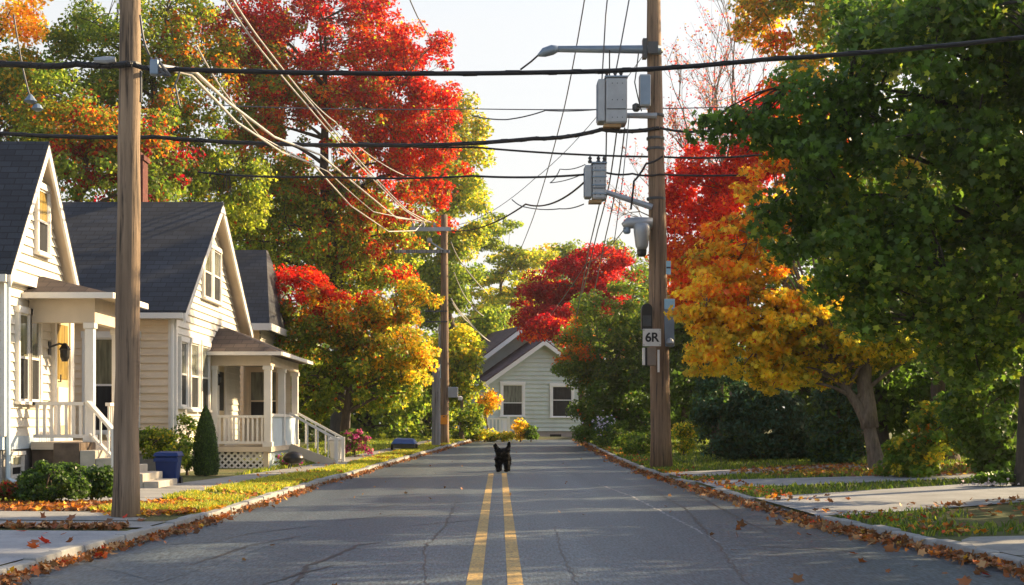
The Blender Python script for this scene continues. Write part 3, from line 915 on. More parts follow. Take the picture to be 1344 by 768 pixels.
for i, (px, py, rx, ry, Yd, n, lab) in enumerate([(1160, 440, 90, 130, 45, 11000, 'shaded dark green tree behind the forked maple'), (1300, 470, 100, 120, 43, 9000, 'shaded green tree behind the shrubs at the right edge'),
                                                  (1050, 440, 90, 110, 50, 9000, 'dark wood edge tree above the broad cedar'), (1400, 420, 100, 170, 40, 6000, 'green tree beyond the right picture edge trunk'), (910, 500, 60, 90, 62, 9000, 'dark far tree showing right of the utility pole')]):
    tree('shade_tree', lab, 'tree', base_at(px, Yd), [B(px, py, rx, ry, Yd), B(px - 20, py - ry * .5, rx * .7, ry * .6, Yd), B(px + 10, py + ry * .6, rx * .9, ry * .4, Yd)],
         [ZN(px, py, Yd, dgreen=5, green=3, deep=2), ZN(px + 30, py - 30, Yd, olive=1, green=3, dgreen=4)], n, .22, 'lobed', M_LEAF_G, trunk_r=.2, group=GT, seed=70 + i, n_clumps=120, clump_r=.6, bark=M_BARK_DK)

# ------------------------------------------------------------------ shrubs and garden plants
def shrub(label, px, Yd, blobs, zones, n, size, kit='lobed', mat=None, seed=1, ncl=40, cr=.16, name='shrub', cat='shrub', **kw):
    return tree(name, label, cat, base_at(px, Yd), blobs, zones, n, size, kit, mat or M_LEAF_G, trunk_r=.03, group='garden shrubs', seed=seed, n_clumps=ncl, clump_r=cr, n_limbs=12, **kw)

Y = 26.5
shrub('olive and yellow loose shrub beside the forked maple on the right lawn', 1215, Y, [B(1210, 580, 45, 42, Y), B(1240, 560, 40, 40, Y), B(1195, 605, 40, 25, Y)],
      [ZN(1200, 560, Y, olive=4, yellow=2, lime=1), ZN(1240, 560, Y, olive=3, green=3, orange=.6), ZN(1200, 610, Y, green=4, olive=2)], 5200, .085, 'maple', M_LEAF, 81, 70, .2)
Y = 24.5
shrub('tall dark green shrub behind the foreground trunk at the right edge', 1290, Y, [B(1290, 545, 50, 65, Y), B(1310, 600, 45, 40, Y), B(1260, 530, 30, 45, Y)],
      [ZN(1290, 540, Y, green=4, dgreen=4, olive=1.5), ZN(1300, 600, Y, dgreen=4, green=3)], 7500, .085, 'maple', M_LEAF_G, 82, 90, .22)
Y = 22.5
shrub('low white flowering plant at the foot of the foreground trunk', 1302, Y, [B(1300, 640, 26, 16, Y), B(1318, 634, 16, 14, Y)], [ZN(1300, 640, Y, dgreen=4, green=3)], 900, .07, 'lobed', M_LEAF_G, 83, 16, .12)
Y = 19.0
shrub('round clipped green bush in front of the nearest house foundation', 70, Y, [B(72, 637, 44, 28, Y), B(52, 645, 26, 20, Y)], [ZN(60, 640, Y, green=1, dgreen=4, deep=4)], 9000, .045, 'lobed', M_LEAF_G, 84, 90, .1, shell=.75)
shrub('looser darker bush between the round bush and the near pole', 120, 19.6, [B(120, 636, 28, 26, 19.6), B(140, 642, 16, 18, 19.6)], [ZN(120, 640, 19.6, green=1, dgreen=4, deep=3, olive=.6)], 4000, .055, 'lobed', M_LEAF_G, 85, 60, .11, shell=.55)
shrub('small reddish brown bush at the left picture edge', 5, 19, [B(2, 650, 26, 17, 19)], [ZN(2, 648, 19, rust=3, dgreen=3, crimson=2, brown=2)], 1800, .05, 'lobed', M_LEAF, 86, 30, .1)
Y = 28.6
shrub('sunlit yellow green bush behind the concrete steps and blue bin', 215, Y, [B(208, 583, 30, 22, Y), B(232, 590, 16, 26, Y), B(195, 575, 16, 15, Y)], [ZN(205, 580, Y, lime=3, olive=3, green=2, yellow=1), ZN(235, 590, Y, green=3, olive=3)], 4200, .065, 'lobed', M_LEAF, 87, 60, .16)
Y = 29.3
rc = np.random.default_rng(88); nC = 15000
bC = base_at(270, Y); ctop = W(270, 535, Y)[2]; HC = ctop - bC[2]
tC = rc.random(nC) ** 1.25; aC = rc.random(nC) * 6.283
prof = .27 * np.clip(1 - tC ** 2.1, 0, 1) ** .75 * (1 - .22 * np.exp(-tC * 9)) * (1 + .07 * np.sin(aC * 5 + tC * 9) + rc.normal(0, .05, nC)) * (1 - .35 * rc.random(nC) ** 2.5)
PC = np.stack([bC[0] + np.cos(aC) * prof, bC[1] + np.sin(aC) * prof, bC[2] + .03 + tC * HC], 1)
oC = np.stack([np.cos(aC), np.sin(aC), np.full(nC, .3)], 1)
cyp = thing('cypress_shrub', bC, 'slim dark conical cypress in front of the far porch', 'shrub', 'garden shrubs')
link('crown', leaf_mesh('crown', PC, oC + rc.normal(0, .45, (nC, 3)), oC * .35 + [0, 0, 1.0] + rc.normal(0, .3, (nC, 3)), .042 * rc.uniform(.7, 1.3, nC), pick(dict(dgreen=5, deep=4, green=1), nC, rc), 'needle'), M_NEEDLE, cyp)
mb = MB(); mb.tube([bC - [0, 0, .1], bC + [0, 0, .4], bC + [0, 0, HC * .8]], [.04, .035, .01], 8); mb.build('trunk', M_BARK_DK, cyp)
Y = 29.6
shrub('pale leafy rose bush against the wall behind the cypress', 246, Y, [B(245, 570, 13, 26, Y), B(250, 600, 14, 24, Y)], [ZN(245, 565, Y, lime=3, olive=3, green=2), ZN(250, 600, Y, green=3, dgreen=3)], 1900, .06, 'lobed', M_LEAF, 89, 36, .14)
Y = 34.2
shrub('small leafy plant with magenta blooms in front of the blue porch panel', 372, Y, [B(372, 606, 16, 11, Y), B(388, 610, 12, 8, Y)], [ZN(365, 605, Y, green=3, olive=2, lime=1), ZN(378, 606, Y, mag=3, green=2)], 1100, .055, 'lobed', M_LEAF, 90, 24, .1)
Y = 41.5
shrub('low bush with a magenta flower spray beside the pale wheelie bin', 466, Y, [B(462, 578, 18, 14, Y), B(478, 582, 9, 14, Y), B(448, 585, 12, 9, Y)], [ZN(455, 576, Y, dgreen=4, green=3, olive=2), ZN(480, 582, Y, mag=5, pink=2, green=1)], 2600, .065, 'lobed', M_LEAF, 91, 44, .15)
Y = 62
for i, (px, py, rx, ry, mx, lab) in enumerate([(636, 572, 18, 7, dict(yellow=3, lime=3, olive=2), 'low yellow flowers by the sage house at the kerb bend'), (683, 563, 9, 13, dict(amber=2, yellow=4, lime=2), 'upright golden shrub in front of the white railing'),
                                            (697, 568, 8, 9, dict(dgreen=3, green=2), 'small dark shrub right of the golden shrub'), (660, 574, 20, 5, dict(lime=3, yellow=3, green=2), 'low lime border plants below the white railing'),
                                            (615, 572, 18, 9, dict(green=4, olive=3), 'green mound plant right of the paired posts')]):
    shrub(lab, px, Y, [B(px, py, rx, ry, Y)], [ZN(px, py, Y, **mx)], 1100, .1, 'lobed', M_LEAF, 92 + i, 26, .2)
Y = 52
for i, (px, py, rx, ry, mx, lab, Yd) in enumerate([(805, 575, 26, 20, dict(green=4, dgreen=3, olive=1), 'leafy green border plants under the dark tree', 50), (838, 585, 26, 16, dict(green=4, olive=2, dgreen=2), 'grassy green clump left of the right pole', 43),
                                                (795, 560, 12, 10, dict(green=2, bluegreen=2), 'pale flowering shrub under the dark tree', 51), (897, 575, 14, 20, dict(yellow=2, lime=2, green=3), 'yellow flecked shrub right of the right pole', 42),
                                                (770, 568, 14, 16, dict(dgreen=3, green=3), 'dark shrub at the corner of the sage house', 58)]):
    shrub(lab, px, Yd, [B(px, py, rx, ry, Yd)], [ZN(px, py, Yd, **mx)], 1500, .085, 'lobed', M_LEAF, 110 + i, 30, .2)

# unseen tree added outside the right edge to shade the near road
tree('shade_tree', 'broad unseen tree added beyond the right edge to shade the near road', 'tree', np.array([11.5, 17.0, G(11.5, 17)]),
     [((11.4, 19.5, 3.6), (2.4, 3.0, 2.8)), ((11.8, 14.5, 3.8), (2.4, 3.2, 3.0)), ((12, 10.0, 3.6), (2.2, 3.0, 2.6)), ((12.6, 18.7, 8.2), (2.4, 4.2, 2.8)), ((12.6, 13, 8.2), (2.4, 3.6, 2.6))],
     [(11, 4, dict(green=4, dgreen=3, olive=2))], 24000, .24, 'lobed', M_LEAF_G, trunk_r=.25, group=GT, seed=99, n_clumps=240, clump_r=.7, shell=.2)
tree('shade_tree', 'second tree added beyond the right lawn to shade the road', 'tree', np.array([13.0, 32.0, G(13, 32)]),
     [((12.6, 28.4, 4.5), (1.8, 3.0, 3.0)), ((12.9, 35.4, 4.7), (1.8, 2.9, 3.0)), ((13, 32, 3.2), (1.5, 2, 1.6))],
     [(12.6, 4, dict(green=4, dgreen=3, olive=2, lime=1))], 16000, .22, 'lobed', M_LEAF_G, trunk_r=.22, group=GT, seed=100, n_clumps=170, clump_r=.65)  # added tree, shaped so its shade and gaps streak the road
# far wood closing the view
rng = np.random.default_rng(77)
n = 42000
xx = rng.uniform(-75, 95, n); yy_ = rng.uniform(125, 150, n)
hh = 8.5 + 2.2 * np.sin(xx * .21) + 1.6 * np.sin(xx * .57 + 1) + rng.normal(0, .8, n)
zz = .3 + hh * rng.random(n) ** .8
P = np.stack([xx, yy_, zz], 1)
tk = link('far_wood', leaf_mesh('far_wood', P, rng.normal(size=(n, 3)) + [0, -.4, .5], rng.normal(size=(n, 3)), rng.uniform(.5, 1.0, n), pick(dict(olive=4, green=4, dgreen=4, lime=1, orange=.6), n, rng), 'lobed'), M_LEAF_G)
tag(tk, kind='stuff')
# ------------------------------------------------------------------ house building kit
def clap(name, mat, parent, axis, c, sgn, segs, dz=.115, lip=.034):
    """clapboard wall. axis 'x': wall plane X=c facing sgn*X, running along Y; axis 'y': plane Y=c.  segs: list of (z0,z1,f0,f1) with edges as functions of z."""
    mb = MB()
    def P(a, z, o):
        return (c + sgn * o, a, z) if axis == 'x' else (a, c + sgn * o, z)
    for z0, z1, f0, f1 in segs:
        z = z0
        while z < z1 - 1e-3:
            zt = min(z + dz, z1)
            a0, a1, b0, b1 = f0(z), f1(z), f0(zt), f1(zt)
            if a1 - a0 > .01:
                if b1 <= b0: b0 = b1 = (b0 + b1) / 2
                mb.poly([P(a0, z, lip), P(a1, z, lip), P(b1, zt, 0), P(b0, zt, 0)])
                mb.poly([P(a0, z, 0), P(a1, z, 0), P(a1, z, lip), P(a0, z, lip)])
            z = zt
    return mb.build(name, mat, parent)


def K(v): return lambda z: v


def window(parent, axis, c, sgn, a0, a1, z0, z1, up=None, low=None, split=.5, fr=.085, proud=.09, mat=None, sill=True, name='window', muntin=False):
    up = up or M_PANE_L; low = low or M_PANE_D
    mb = MB()
    def bx(m, aa, ab, za, zb, o0, o1):
        if axis == 'x': m.box(c + sgn * o0, c + sgn * o1, aa, ab, za, zb)
        else: m.box(aa, ab, c + sgn * o0, c + sgn * o1, za, zb)
    bx(mb, a0 - fr, a0, z0, z1, -.02, proud); bx(mb, a1, a1 + fr, z0, z1, -.02, proud)
    bx(mb, a0 - fr - .02, a1 + fr + .02, z1, z1 + fr * 1.25, -.02, proud + .015)
    if sill: bx(mb, a0 - fr - .03, a1 + fr + .03, z0 - .05, z0, -.02, proud + .04)
    else: bx(mb, a0 - fr, a1 + fr, z0 - fr, z0, -.02, proud)
    w = mb.build(name, mat or M_TRIM, parent)
    zm = z0 + (z1 - z0) * split
    s = MB(); q = .035
    bx(s, a0, a0 + q, z0, z1, 0, .068); bx(s, a1 - q, a1, z0, z1, 0, .068)
    bx(s, a0 + q, a1 - q, z0, z0 + q * 1.3, 0, .066); bx(s, a0 + q, a1 - q, z1 - q, z1, 0, .066); bx(s, a0 + q, a1 - q, zm - q * .6, zm + q * .6, 0, .074)
    s.build('sash', mat or M_TRIM, w)
    p = MB(); bx(p, a0 + q, a1 - q, zm + q * .6, z1 - q, 0, .052); p.build('pane', up, w)
    p = MB(); bx(p, a0 + q, a1 - q, z0 + q * 1.3, zm - q * .6, 0, .050); p.build('pane', low, w)
    return w


def gable_roof(parent, x0, x1, ya, yr, yb, ze_a, zr, ze_b, th=.14, mat=None, trim=None, wallx=None, zrake=None):
    """ridge along X from x0 to x1 (x1 the street end)."""
    mb = MB()
    mb.slab([(x0, ya, ze_a), (x1, ya, ze_a), (x1, yr, zr), (x0, yr, zr)], .05)
    mb.slab([(x0, yr, zr), (x1, yr, zr), (x1, yb, ze_b), (x0, yb, ze_b)], .05)
    r = mb.build('roof', mat or M_ROOF, parent)
    t = MB()
    # rake boards at the street end, lying below the shingles
    for (y0, z0, y1, z1) in ((ya, ze_a, yr, zr), (yb, ze_b, yr, zr)):
        t.prism([(x1 - .05, y0, z0 - .055 - .2), (x1 - .004, y0, z0 - .055 - .2), (x1 - .004, y0, z0 - .055), (x1 - .05, y0, z0 - .055)],
                [(x1 - .05, y1, z1 - .055 - .2), (x1 - .004, y1, z1 - .055 - .2), (x1 - .004, y1, z1 - .055), (x1 - .05, y1, z1 - .055)])
    t.parts('rake_board', trim or M_TRIM, r)
    s = MB()
    if wallx is not None:
        for (y0, z0, y1, z1) in ((ya, ze_a, yr, zr), (yb, ze_b, yr, zr)):
            s.poly([(wallx - .1, y0, z0 - .075), (x1 - .055, y0, z0 - .075), (x1 - .055, y1, z1 - .075), (wallx - .1, y1, z1 - .075)])
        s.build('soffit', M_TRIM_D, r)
    g = MB()
    for (y, z, d) in ((ya, ze_a, -1), (yb, ze_b, 1)):
        g.box(x0, x1 - .06, y - d * .02, y + d * .085, z - .17, z - .052)
    g.parts('gutter', trim or M_TRIM, r)
    return r


# ------------------------------------------------------------------ nearest house
hA = thing('house', (-8.1, 24.9, .2), 'white clapboard house nearest the camera with a steep gable and small porch', 'house')
Ax = -8.1; a0, a1 = 23.15, 26.9; zf = .78
clap('wall', M_WHITE, hA, 'x', Ax, 1, [(zf + .2, 3.62, K(a0), K(a1)), (3.62, 6.0, lambda z: a0 + .02 + (z - 3.62) / 2.40 * 1.72, lambda z: 26.55 - (z - 3.62) / 2.40 * 1.70)], .155)
clap('wall', M_SIDE_SHADE, hA, 'y', a0, -1, [(zf + .2, 3.62, K(-14), K(Ax))], .155)
clap('wall', M_SIDE_SHADE, hA, 'y', a1, 1, [(zf + .2, 3.62, K(-14), K(Ax))], .155)
m = MB(); m.box(Ax - .02, Ax + .06, a0 - .03, a0 + .1, zf + .2, 3.5); m.box(Ax - .12, Ax - .022, a0 - .06, a0 - .003, zf + .2, 3.5); m.box(Ax - .02, Ax + .06, a1 - .1, a1 + .02, zf + .2, 3.5); m.parts('corner_board', M_TRIM, hA)
m = MB(); m.box(-14, Ax + .03, a0 - .03, a1 + .03, zf - .02, zf + .2); m.build('water_table', M_BLUEPANEL, hA)
m = MB(); m.box(-14, Ax - .01, a0 + .02, a1 - .02, -.1, zf - .02); m.build('foundation', M_FOUND, hA)
m = MB(); m.prism([(Ax, a0, 3.52), (Ax + .16, a0, 3.52), (Ax + .16, 26.5, 3.52), (Ax, 26.5, 3.52)], [(Ax, a0, 3.74), (Ax + .02, a0, 3.72), (Ax + .02, 26.5, 3.72), (Ax, 26.5, 3.74)]); m.build('belt_trim', M_TRIM, hA)
window(hA, 'x', Ax, 1, 23.82, 24.30, 1.56, 3.05, M_PANE_L, M_PANE_D)
window(hA, 'x', Ax, 1, 24.40, 24.88, 1.56, 3.05, M_PANE_G, M_PANE_D)
window(hA, 'x', Ax, 1, 24.80, 25.36, 4.18, 5.30, M_PANE_Y, M_PANE_D)
window(hA, 'x', Ax - .01, 1, 23.45, 24.0, .30, .66, M_PANE_G, M_PANE_D, name='basement_window', fr=.05)
gable_roof(hA, -14, -7.86, 22.92, 24.87, 26.78, 3.64, 6.12, 3.66, wallx=Ax)
d = MB(); d.box(Ax - .02, Ax + .085, 25.68, 25.80, .98, 3.15); d.box(Ax - .02, Ax + .085, 26.62, 26.74, .98, 3.15); d.box(Ax - .02, Ax + .1, 25.66, 26.76, 3.15, 3.30)
d.build('door_frame', M_TRIM, hA)
d = MB(); d.box(Ax, Ax + .055, 25.80, 26.62, .98, 3.15); dr_ = d.build('door', M_DOOR, hA)
d = MB(); d.box(Ax + .056, Ax + .07, 25.92, 26.5, 2.0, 3.0); d.build('pane', M_PANE_Y, dr_)
d = MB(); d.box(Ax + .056, Ax + .075, 25.92, 26.5, 1.15, 1.85); d.build('panel', M_TRIM, dr_)
d = MB(); d.tube([(Ax + .075, 25.90, 1.95), (Ax + .12, 25.9, 1.95), (Ax + .12, 25.9, 2.08)], .015, 6); d.build('handle', M_METAL_D, dr_)
d = MB(); d.tube([(Ax + .07, a0 + .12, 3.5), (Ax + .07, a0 + .12, .3), (Ax + .2, a0 + .1, .22)], .04, 8); d.build('downspout', M_BLUEPANEL, hA)
# porch of the nearest house
PA, PB = 24.4, 26.35
d = MB(); d.box(Ax + .07, -6.92, PA, PB, .74, .87); d.build('porch_floor', M_TRIM_D, hA)
d = MB(); d.box(Ax + .07, -7.0, PA + .06, PB - .06, -.1, .74); d.build('porch_base', M_BRICKD, hA)
px_ = -6.58
d = MB(); ry0, ry1 = PA - .28, PB + .1
base = [(Ax + .02, ry0), (px_, ry0), (px_, ry1), (Ax + .02, ry1)]
d.prism([(x, y, 3.36) for x, y in base], [(x, y, 3.40) for x, y in base])
d.prism([(x, y, 3.401) for x, y in base], [(Ax + .02, ry0 + .95, 3.78), (Ax + .06, ry0 + .95, 3.78), (Ax + .06, ry1 - .95, 3.78), (Ax + .02, ry1 - .95, 3.78)])
pr = d.build('porch_roof', M_ROOF_BR, hA)
d = MB(); d.box(Ax + .03, px_ + .05, ry0 - .06, ry0 - .002, 3.31, 3.41); d.box(px_ + .002, px_ + .06, ry0, ry1, 3.31, 3.41); d.build('fascia', M_TRIM, pr)
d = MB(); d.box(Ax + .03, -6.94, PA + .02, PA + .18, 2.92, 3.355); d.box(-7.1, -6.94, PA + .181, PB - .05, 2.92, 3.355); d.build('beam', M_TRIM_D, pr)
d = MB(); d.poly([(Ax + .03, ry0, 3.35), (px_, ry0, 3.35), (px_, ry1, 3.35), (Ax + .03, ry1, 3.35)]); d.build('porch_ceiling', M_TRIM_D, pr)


def column(x, y, z0, z1, parent, w=.15, mat=None):
    d = MB(); d.box(x - w / 2, x + w / 2, y - w / 2, y + w / 2, z0 + .12, z1 - .1)
    d.box(x - w * .68, x + w * .68, y - w * .68, y + w * .68, z0, z0 + .12); d.box(x - w * .66, x + w * .66, y - w * .66, y + w * .66, z1 - .1, z1)
    return d.build('column', mat or M_TRIM, parent, bevel=.008)


column(-7.04, 24.5, .87, 2.92, hA); column(-7.04, 26.2, .87, 2.92, hA)


def railing(p, q, h, parent, n, name='railing', pick=.035, rail=.06, z_low=.1, mat=None):
    p = np.array(p, float); q = np.array(q, float)
    d = MB(); d.bar(p + [0, 0, h], q + [0, 0, h], rail * 1.5, rail); d.bar(p + [0, 0, z_low], q + [0, 0, z_low], rail, rail)
    for i in range(n):
        t = (i + .5) / n; b = p + (q - p) * t
        d.box(b[0] - pick / 2, b[0] + pick / 2, b[1] - pick / 2, b[1] + pick / 2, b[2] + z_low + rail * .4, b[2] + h - rail * .4)
    return d.build(name, mat or M_TRIM, parent)


railing((-8.0, 24.46, .87), (-7.13, 24.46, .87), .66, hA, 7, pick=.05)
railing((-7.0, 25.45, .87), (-7.0, 26.1, .87), .66, hA, 5)
st = MB(); st.box(-7.35, -6.915, 23.45, 24.395, -.05, .868); st.build('landing', M_BRICKD, hA, bevel=.012)  # dark brown here stands in for the shade beside the steps
for i in range(6):
    st = MB(); xx = -6.91 + i * .26; zt = .87 - (i + 1) * .128
    st.box(xx, xx + .255, 23.45 + .004 * i, 24.85 - .004 * i, -.05, zt); st.build('step', M_STEP, hA, bevel=.012)
d = MB(); d.bar((-7.04, 24.4, 1.55), (-6.35, 23.5, 1.05), .08, .06); d.bar((-7.0, 24.36, 1.0), (-6.35, 23.5, .6), .05, .05); d.box(-6.4, -6.3, 23.46, 23.56, .3, 1.1)
for i in range(3):
    t = (i + .6) / 3.4; d.bar((-7.04 + .69 * t, 24.4 - .9 * t, 1.0 - .4 * t), (-7.04 + .69 * t, 24.4 - .9 * t, 1.54 - .5 * t), .03)
d.build('handrail', M_TRIM, hA)
lt = thing('wall_lamp', (Ax, 25.55, 2.55), 'black coach lamp on a bracket beside the near front door', 'lamp', 'porch wall lamps')
d = MB(); d.box(Ax + .018, Ax + .04, 25.49, 25.61, 2.42, 2.66); d.tube([(Ax + .03, 25.55, 2.56), (Ax + .2, 25.55, 2.62), (Ax + .3, 25.55, 2.6)], .018, 6); d.build('bracket', M_METAL_D, lt)
d = MB(); d.lathe((Ax + .3, 25.55, 2.3), [(.05, 0), (.085, .08), (.09, .2), (.11, .22), (.03, .33)], 8); d.build('lantern', M_BLACKP, lt)
lt = thing('wall_lamp', (-7.75, 30.2, 2.9), 'small dark lamp under the near porch ceiling', 'lamp', 'porch wall lamps')
d = MB(); d.box(-7.8, -7.7, 30.13, 30.2, 2.86, 2.96); d.lathe((-7.75, 30.06, 2.78), [(.06, 0), (.1, .06), (.08, .18), (.03, .2)], 10); d.build('lantern', M_METAL_D, lt)

# ------------------------------------------------------------------ second house
hB = thing('house', (-6.9, 34, .1), 'second clapboard house with brick chimney, shade-toned side wall and open corner porch', 'house')
Bx = -6.9; b0, b1 = 30.2, 37.8
clap('wall', M_SIDE_SHADE, hB, 'y', b0, -1, [(.55, 3.62, K(-14), K(Bx))], .16)
clap('wall', M_WHITE, hB, 'x', Bx, 1, [(.55, 3.6, K(b0), K(b1)), (3.6, 6.3, lambda z: b0 + .05 + (z - 3.6) / 2.75 * 3.75, lambda z: b1 - .05 - (z - 3.6) / 2.75 * 3.75)], .16)
clap('wall', M_SIDE_SHADE, hB, 'y', b1, 1, [(.55, 3.6, K(-14), K(Bx))], .16)
m = MB(); m.box(-14, Bx - .01, b0 + .02, b1 - .02, -.2, .55); m.build('foundation', M_FOUND, hB)
m = MB(); m.box(Bx - .02, Bx + .06, b0 - .03, b0 + .1, .55, 3.5); m.box(Bx - .11, Bx - .022, b0 - .06, b0 - .003, .55, 3.5); m.parts('corner_board', M_TRIM, hB)
d = MB(); d.tube([(Bx + .02, b0 - .16, 3.48), (Bx - .02, b0 - .1, 3.3), (Bx - .02, b0 - .1, .4)], .045, 8); d.build('downspout', M_TRIM, hB)
window(hB, 'x', Bx, 1, 32.98, 33.82, 4.12, 5.35, M_PANE_L, M_PANE_D)
window(hB, 'x', Bx, 1, 34.05, 34.89, 4.12, 5.35, M_PANE_G, M_PANE_D)
window(hB, 'x', Bx, 1, 30.55, 31.15, 1.55, 2.95, M_PANE_G, M_PANE_D)
window(hB, 'x', Bx, 1, 31.55, 32.35, 1.5, 2.98, M_PANE_G, M_PANE_D)
window(hB, 'x', Bx, 1, 32.7, 33.5, 1.5, 2.98, M_PANE_G, M_PANE_D)
window(hB, 'y', b0, -1, -8.72, -7.72, 1.0, 3.0, M_PANE_L, M_PANE_D, name='window', fr=.11)
rB = gable_roof(hB, -14, -6.58, 29.88, 34, 38.12, 3.56, 6.48, 3.6, wallx=Bx)
d = MB(); d.poly([(-14, 29.9, 3.39), (-6.64, 29.9, 3.39), (-6.64, 30.2, 3.39), (-14, 30.2, 3.39)]); d.build('soffit', M_TRIM_D, rB)
d = MB(); d.box(-8.84, -8.54, 34.1, 34.6, 5.9, 7.5); d.box(-8.88, -8.5, 34.06, 34.64, 7.5, 7.62); d.box(-8.76, -8.62, 34.2, 34.5, 7.621, 7.72); d.build('chimney', M_BRICK, rB)
# porch
Px = -5.5; p0, p1 = 33.8, 38.4; zp = .63
d = MB(); d.box(Bx + .04, Px + .1, p0 - .08, p1 + .1, zp - .12, zp); d.build('porch_floor', M_TRIM_D, hB)
d = MB(); d.box(Bx + .1, Bx + .2, p0, p0 + .1, -.05, zp - .121); d.box(Px - .1, Px + .02, p0, p0 + .12, -.05, zp - .121); d.box(Px - .1, Px + .02, p1 - .1, p1, -.05, zp - .121); d.parts('pier', M_TRIM_D, hB)
d = MB(); w = .048; x0, x1_ = Bx + .2, Px - .1
zb, zt = .0, zp - .12
step_ = .15
k = x0 - (zt - zb)
while k < x1_:
    for s_ in (1, -1):
        pts = []
        a = (k, zb) if s_ > 0 else (k, zt)
        b_ = (k + (zt - zb), zt) if s_ > 0 else (k + (zt - zb), zb)
        t0_ = max(0, (x0 - a[0]) / (b_[0] - a[0])); t1_ = min(1, (x1_ - a[0]) / (b_[0] - a[0]))
        if t1_ - t0_ > .05:
            A = (a[0] + (b_[0] - a[0]) * t0_, p0 + (.03 if s_ > 0 else .045), a[1] + (b_[1] - a[1]) * t0_); Bq = (a[0] + (b_[0] - a[0]) * t1_, p0 + (.03 if s_ > 0 else .045), a[1] + (b_[1] - a[1]) * t1_)
            d.bar(A, Bq, .012, w)
    k += step_
d.build('lattice', M_TRIM, hB)
d = MB(); d.box(Px - .02, Px + .03, p0 + .13, p1 - .12, 0.0, zp - .121); d.build('porch_skirt', M_BLUEPANEL, hB)
for cx, cy in ((Px, p0 + .06), (Px, 36.0), (Px, p1 - .06)):
    column(cx, cy, zp, 2.56, hB, .17)
column(Bx + .14, p0 + .06, zp, 2.56, hB, .12)
railing((Bx + .2, p0 + .04, zp), (Px - .08, p0 + .04, zp), .72, hB, 10, pick=.045)
d = MB(); d.box(Px - .03, Px + .03, p0 + .15, 35.9, zp, zp + .72); d.box(Px - .03, Px + .03, 36.1, p1 - .15, zp, zp + .72); pn = d.build('porch_panel', M_BLUEPANEL, hB)
d = MB(); d.box(Px - .07, Px + .07, p0 + .15, 35.9, zp + .721, zp + .79); d.box(Px - .07, Px + .07, 36.1, p1 - .15, zp + .721, zp + .79); d.build('rail_cap', M_TRIM, pn)
e0x, e0y, e1y = -5.15, 33.4, 38.85
d = MB()
base = [(Bx + .03, e0y, 2.86), (e0x, e0y, 2.86), (e0x, e1y, 2.86), (Bx + .03, e1y, 2.86)]
d.prism([(p[0], p[1], 2.8) for p in base], base)
d.prism([(p[0], p[1], 2.861) for p in base], [(Bx + .03, 34.9, 3.52), (Bx + .25, 34.9, 3.52), (Bx + .25, 37.4, 3.52), (Bx + .03, 37.4, 3.52)])
pr = d.build('porch_roof', M_ROOF_BR, hB)
d = MB(); d.box(Bx + .03, e0x + .05, e0y - .06, e0y - .002, 2.785, 2.87); d.box(e0x + .002, e0x + .07, e0y - .001, e1y + .05, 2.785, 2.87); d.build('fascia', M_TRIM, pr)
d = MB(); d.box(Bx + .03, Px + .08, p0 - .04, p0 + .14, 2.56, 2.798); d.box(Px - .08, Px + .08, p0 + .141, p1 + .05, 2.56, 2.798); d.build('beam', M_TRIM_D, pr)
d = MB(); d.box(Bx + .005, Bx + .085, 34.55, 34.67, zp, 2.6); d.box(Bx + .005, Bx + .085, 35.45, 35.57, zp, 2.6); d.box(Bx + .005, Bx + .1, 34.53, 35.59, 2.6, 2.72); d.build('door_frame', M_TRIM, hB)
d = MB(); d.box(Bx + .005, Bx + .055, 34.67, 35.45, zp, 2.6); dr_ = d.build('door', M_DOOR, hB)
d = MB(); d.box(Bx + .056, Bx + .066, 34.8, 35.32, 1.5, 2.45); d.build('pane', M_PANE_D, dr_)
lt = thing('wall_lamp', (Bx, 34.3, 2.25), 'dark lantern beside the door inside the far porch', 'lamp', 'porch wall lamps')
d = MB(); d.box(Bx + .018, Bx + .05, 34.25, 34.35, 2.2, 2.35); d.lathe((Bx + .13, 34.3, 2.1), [(.04, 0), (.08, .06), (.08, .2), (.02, .28)], 8); d.build('lantern', M_BLACKP, lt)
# projecting bay at the back of the porch
clap('bay_wall', M_WHITE, hB, 'y', 38.42, -1, [(zp, 2.79, K(Bx), K(-5.62))], .13)
window(hB, 'y', 38.40, -1, -6.72, -5.98, 1.35, 2.6, M_PANE_G, M_PANE_D, split=.35, mat=M_TRIM_D)
for i in range(4):
    st = MB(); xx = Px + .12 + i * .28; zt = zp - (i + 1) * .13
    st.box(xx, xx + .28, 36.8 + .004 * i, 38.3 - .004 * i, -.05, zt); st.build('step', M_STEP, hB)
for yy_ in (36.75, 38.35):
    d = MB(); d.bar((Px + .08, yy_, zp + .82), (Px + 1.3, yy_, .78), .07, .06); d.box(Px + 1.25, Px + 1.34, yy_ - .05, yy_ + .05, .0, .82)
    for i in range(4):
        t = (i + .7) / 4.5; d.bar((Px + .1 + 1.2 * t, yy_, zp - .58 * t + .1), (Px + .1 + 1.2 * t, yy_, zp + .8 - .64 * t), .035)
    d.build('handrail', M_TRIM, hB)
d = MB(); d.bar((Px + .1, 36.66, zp - .08), (Px + 1.25, 36.66, .12), .06, .24); d.build('stringer', M_TRIM_D, hB)

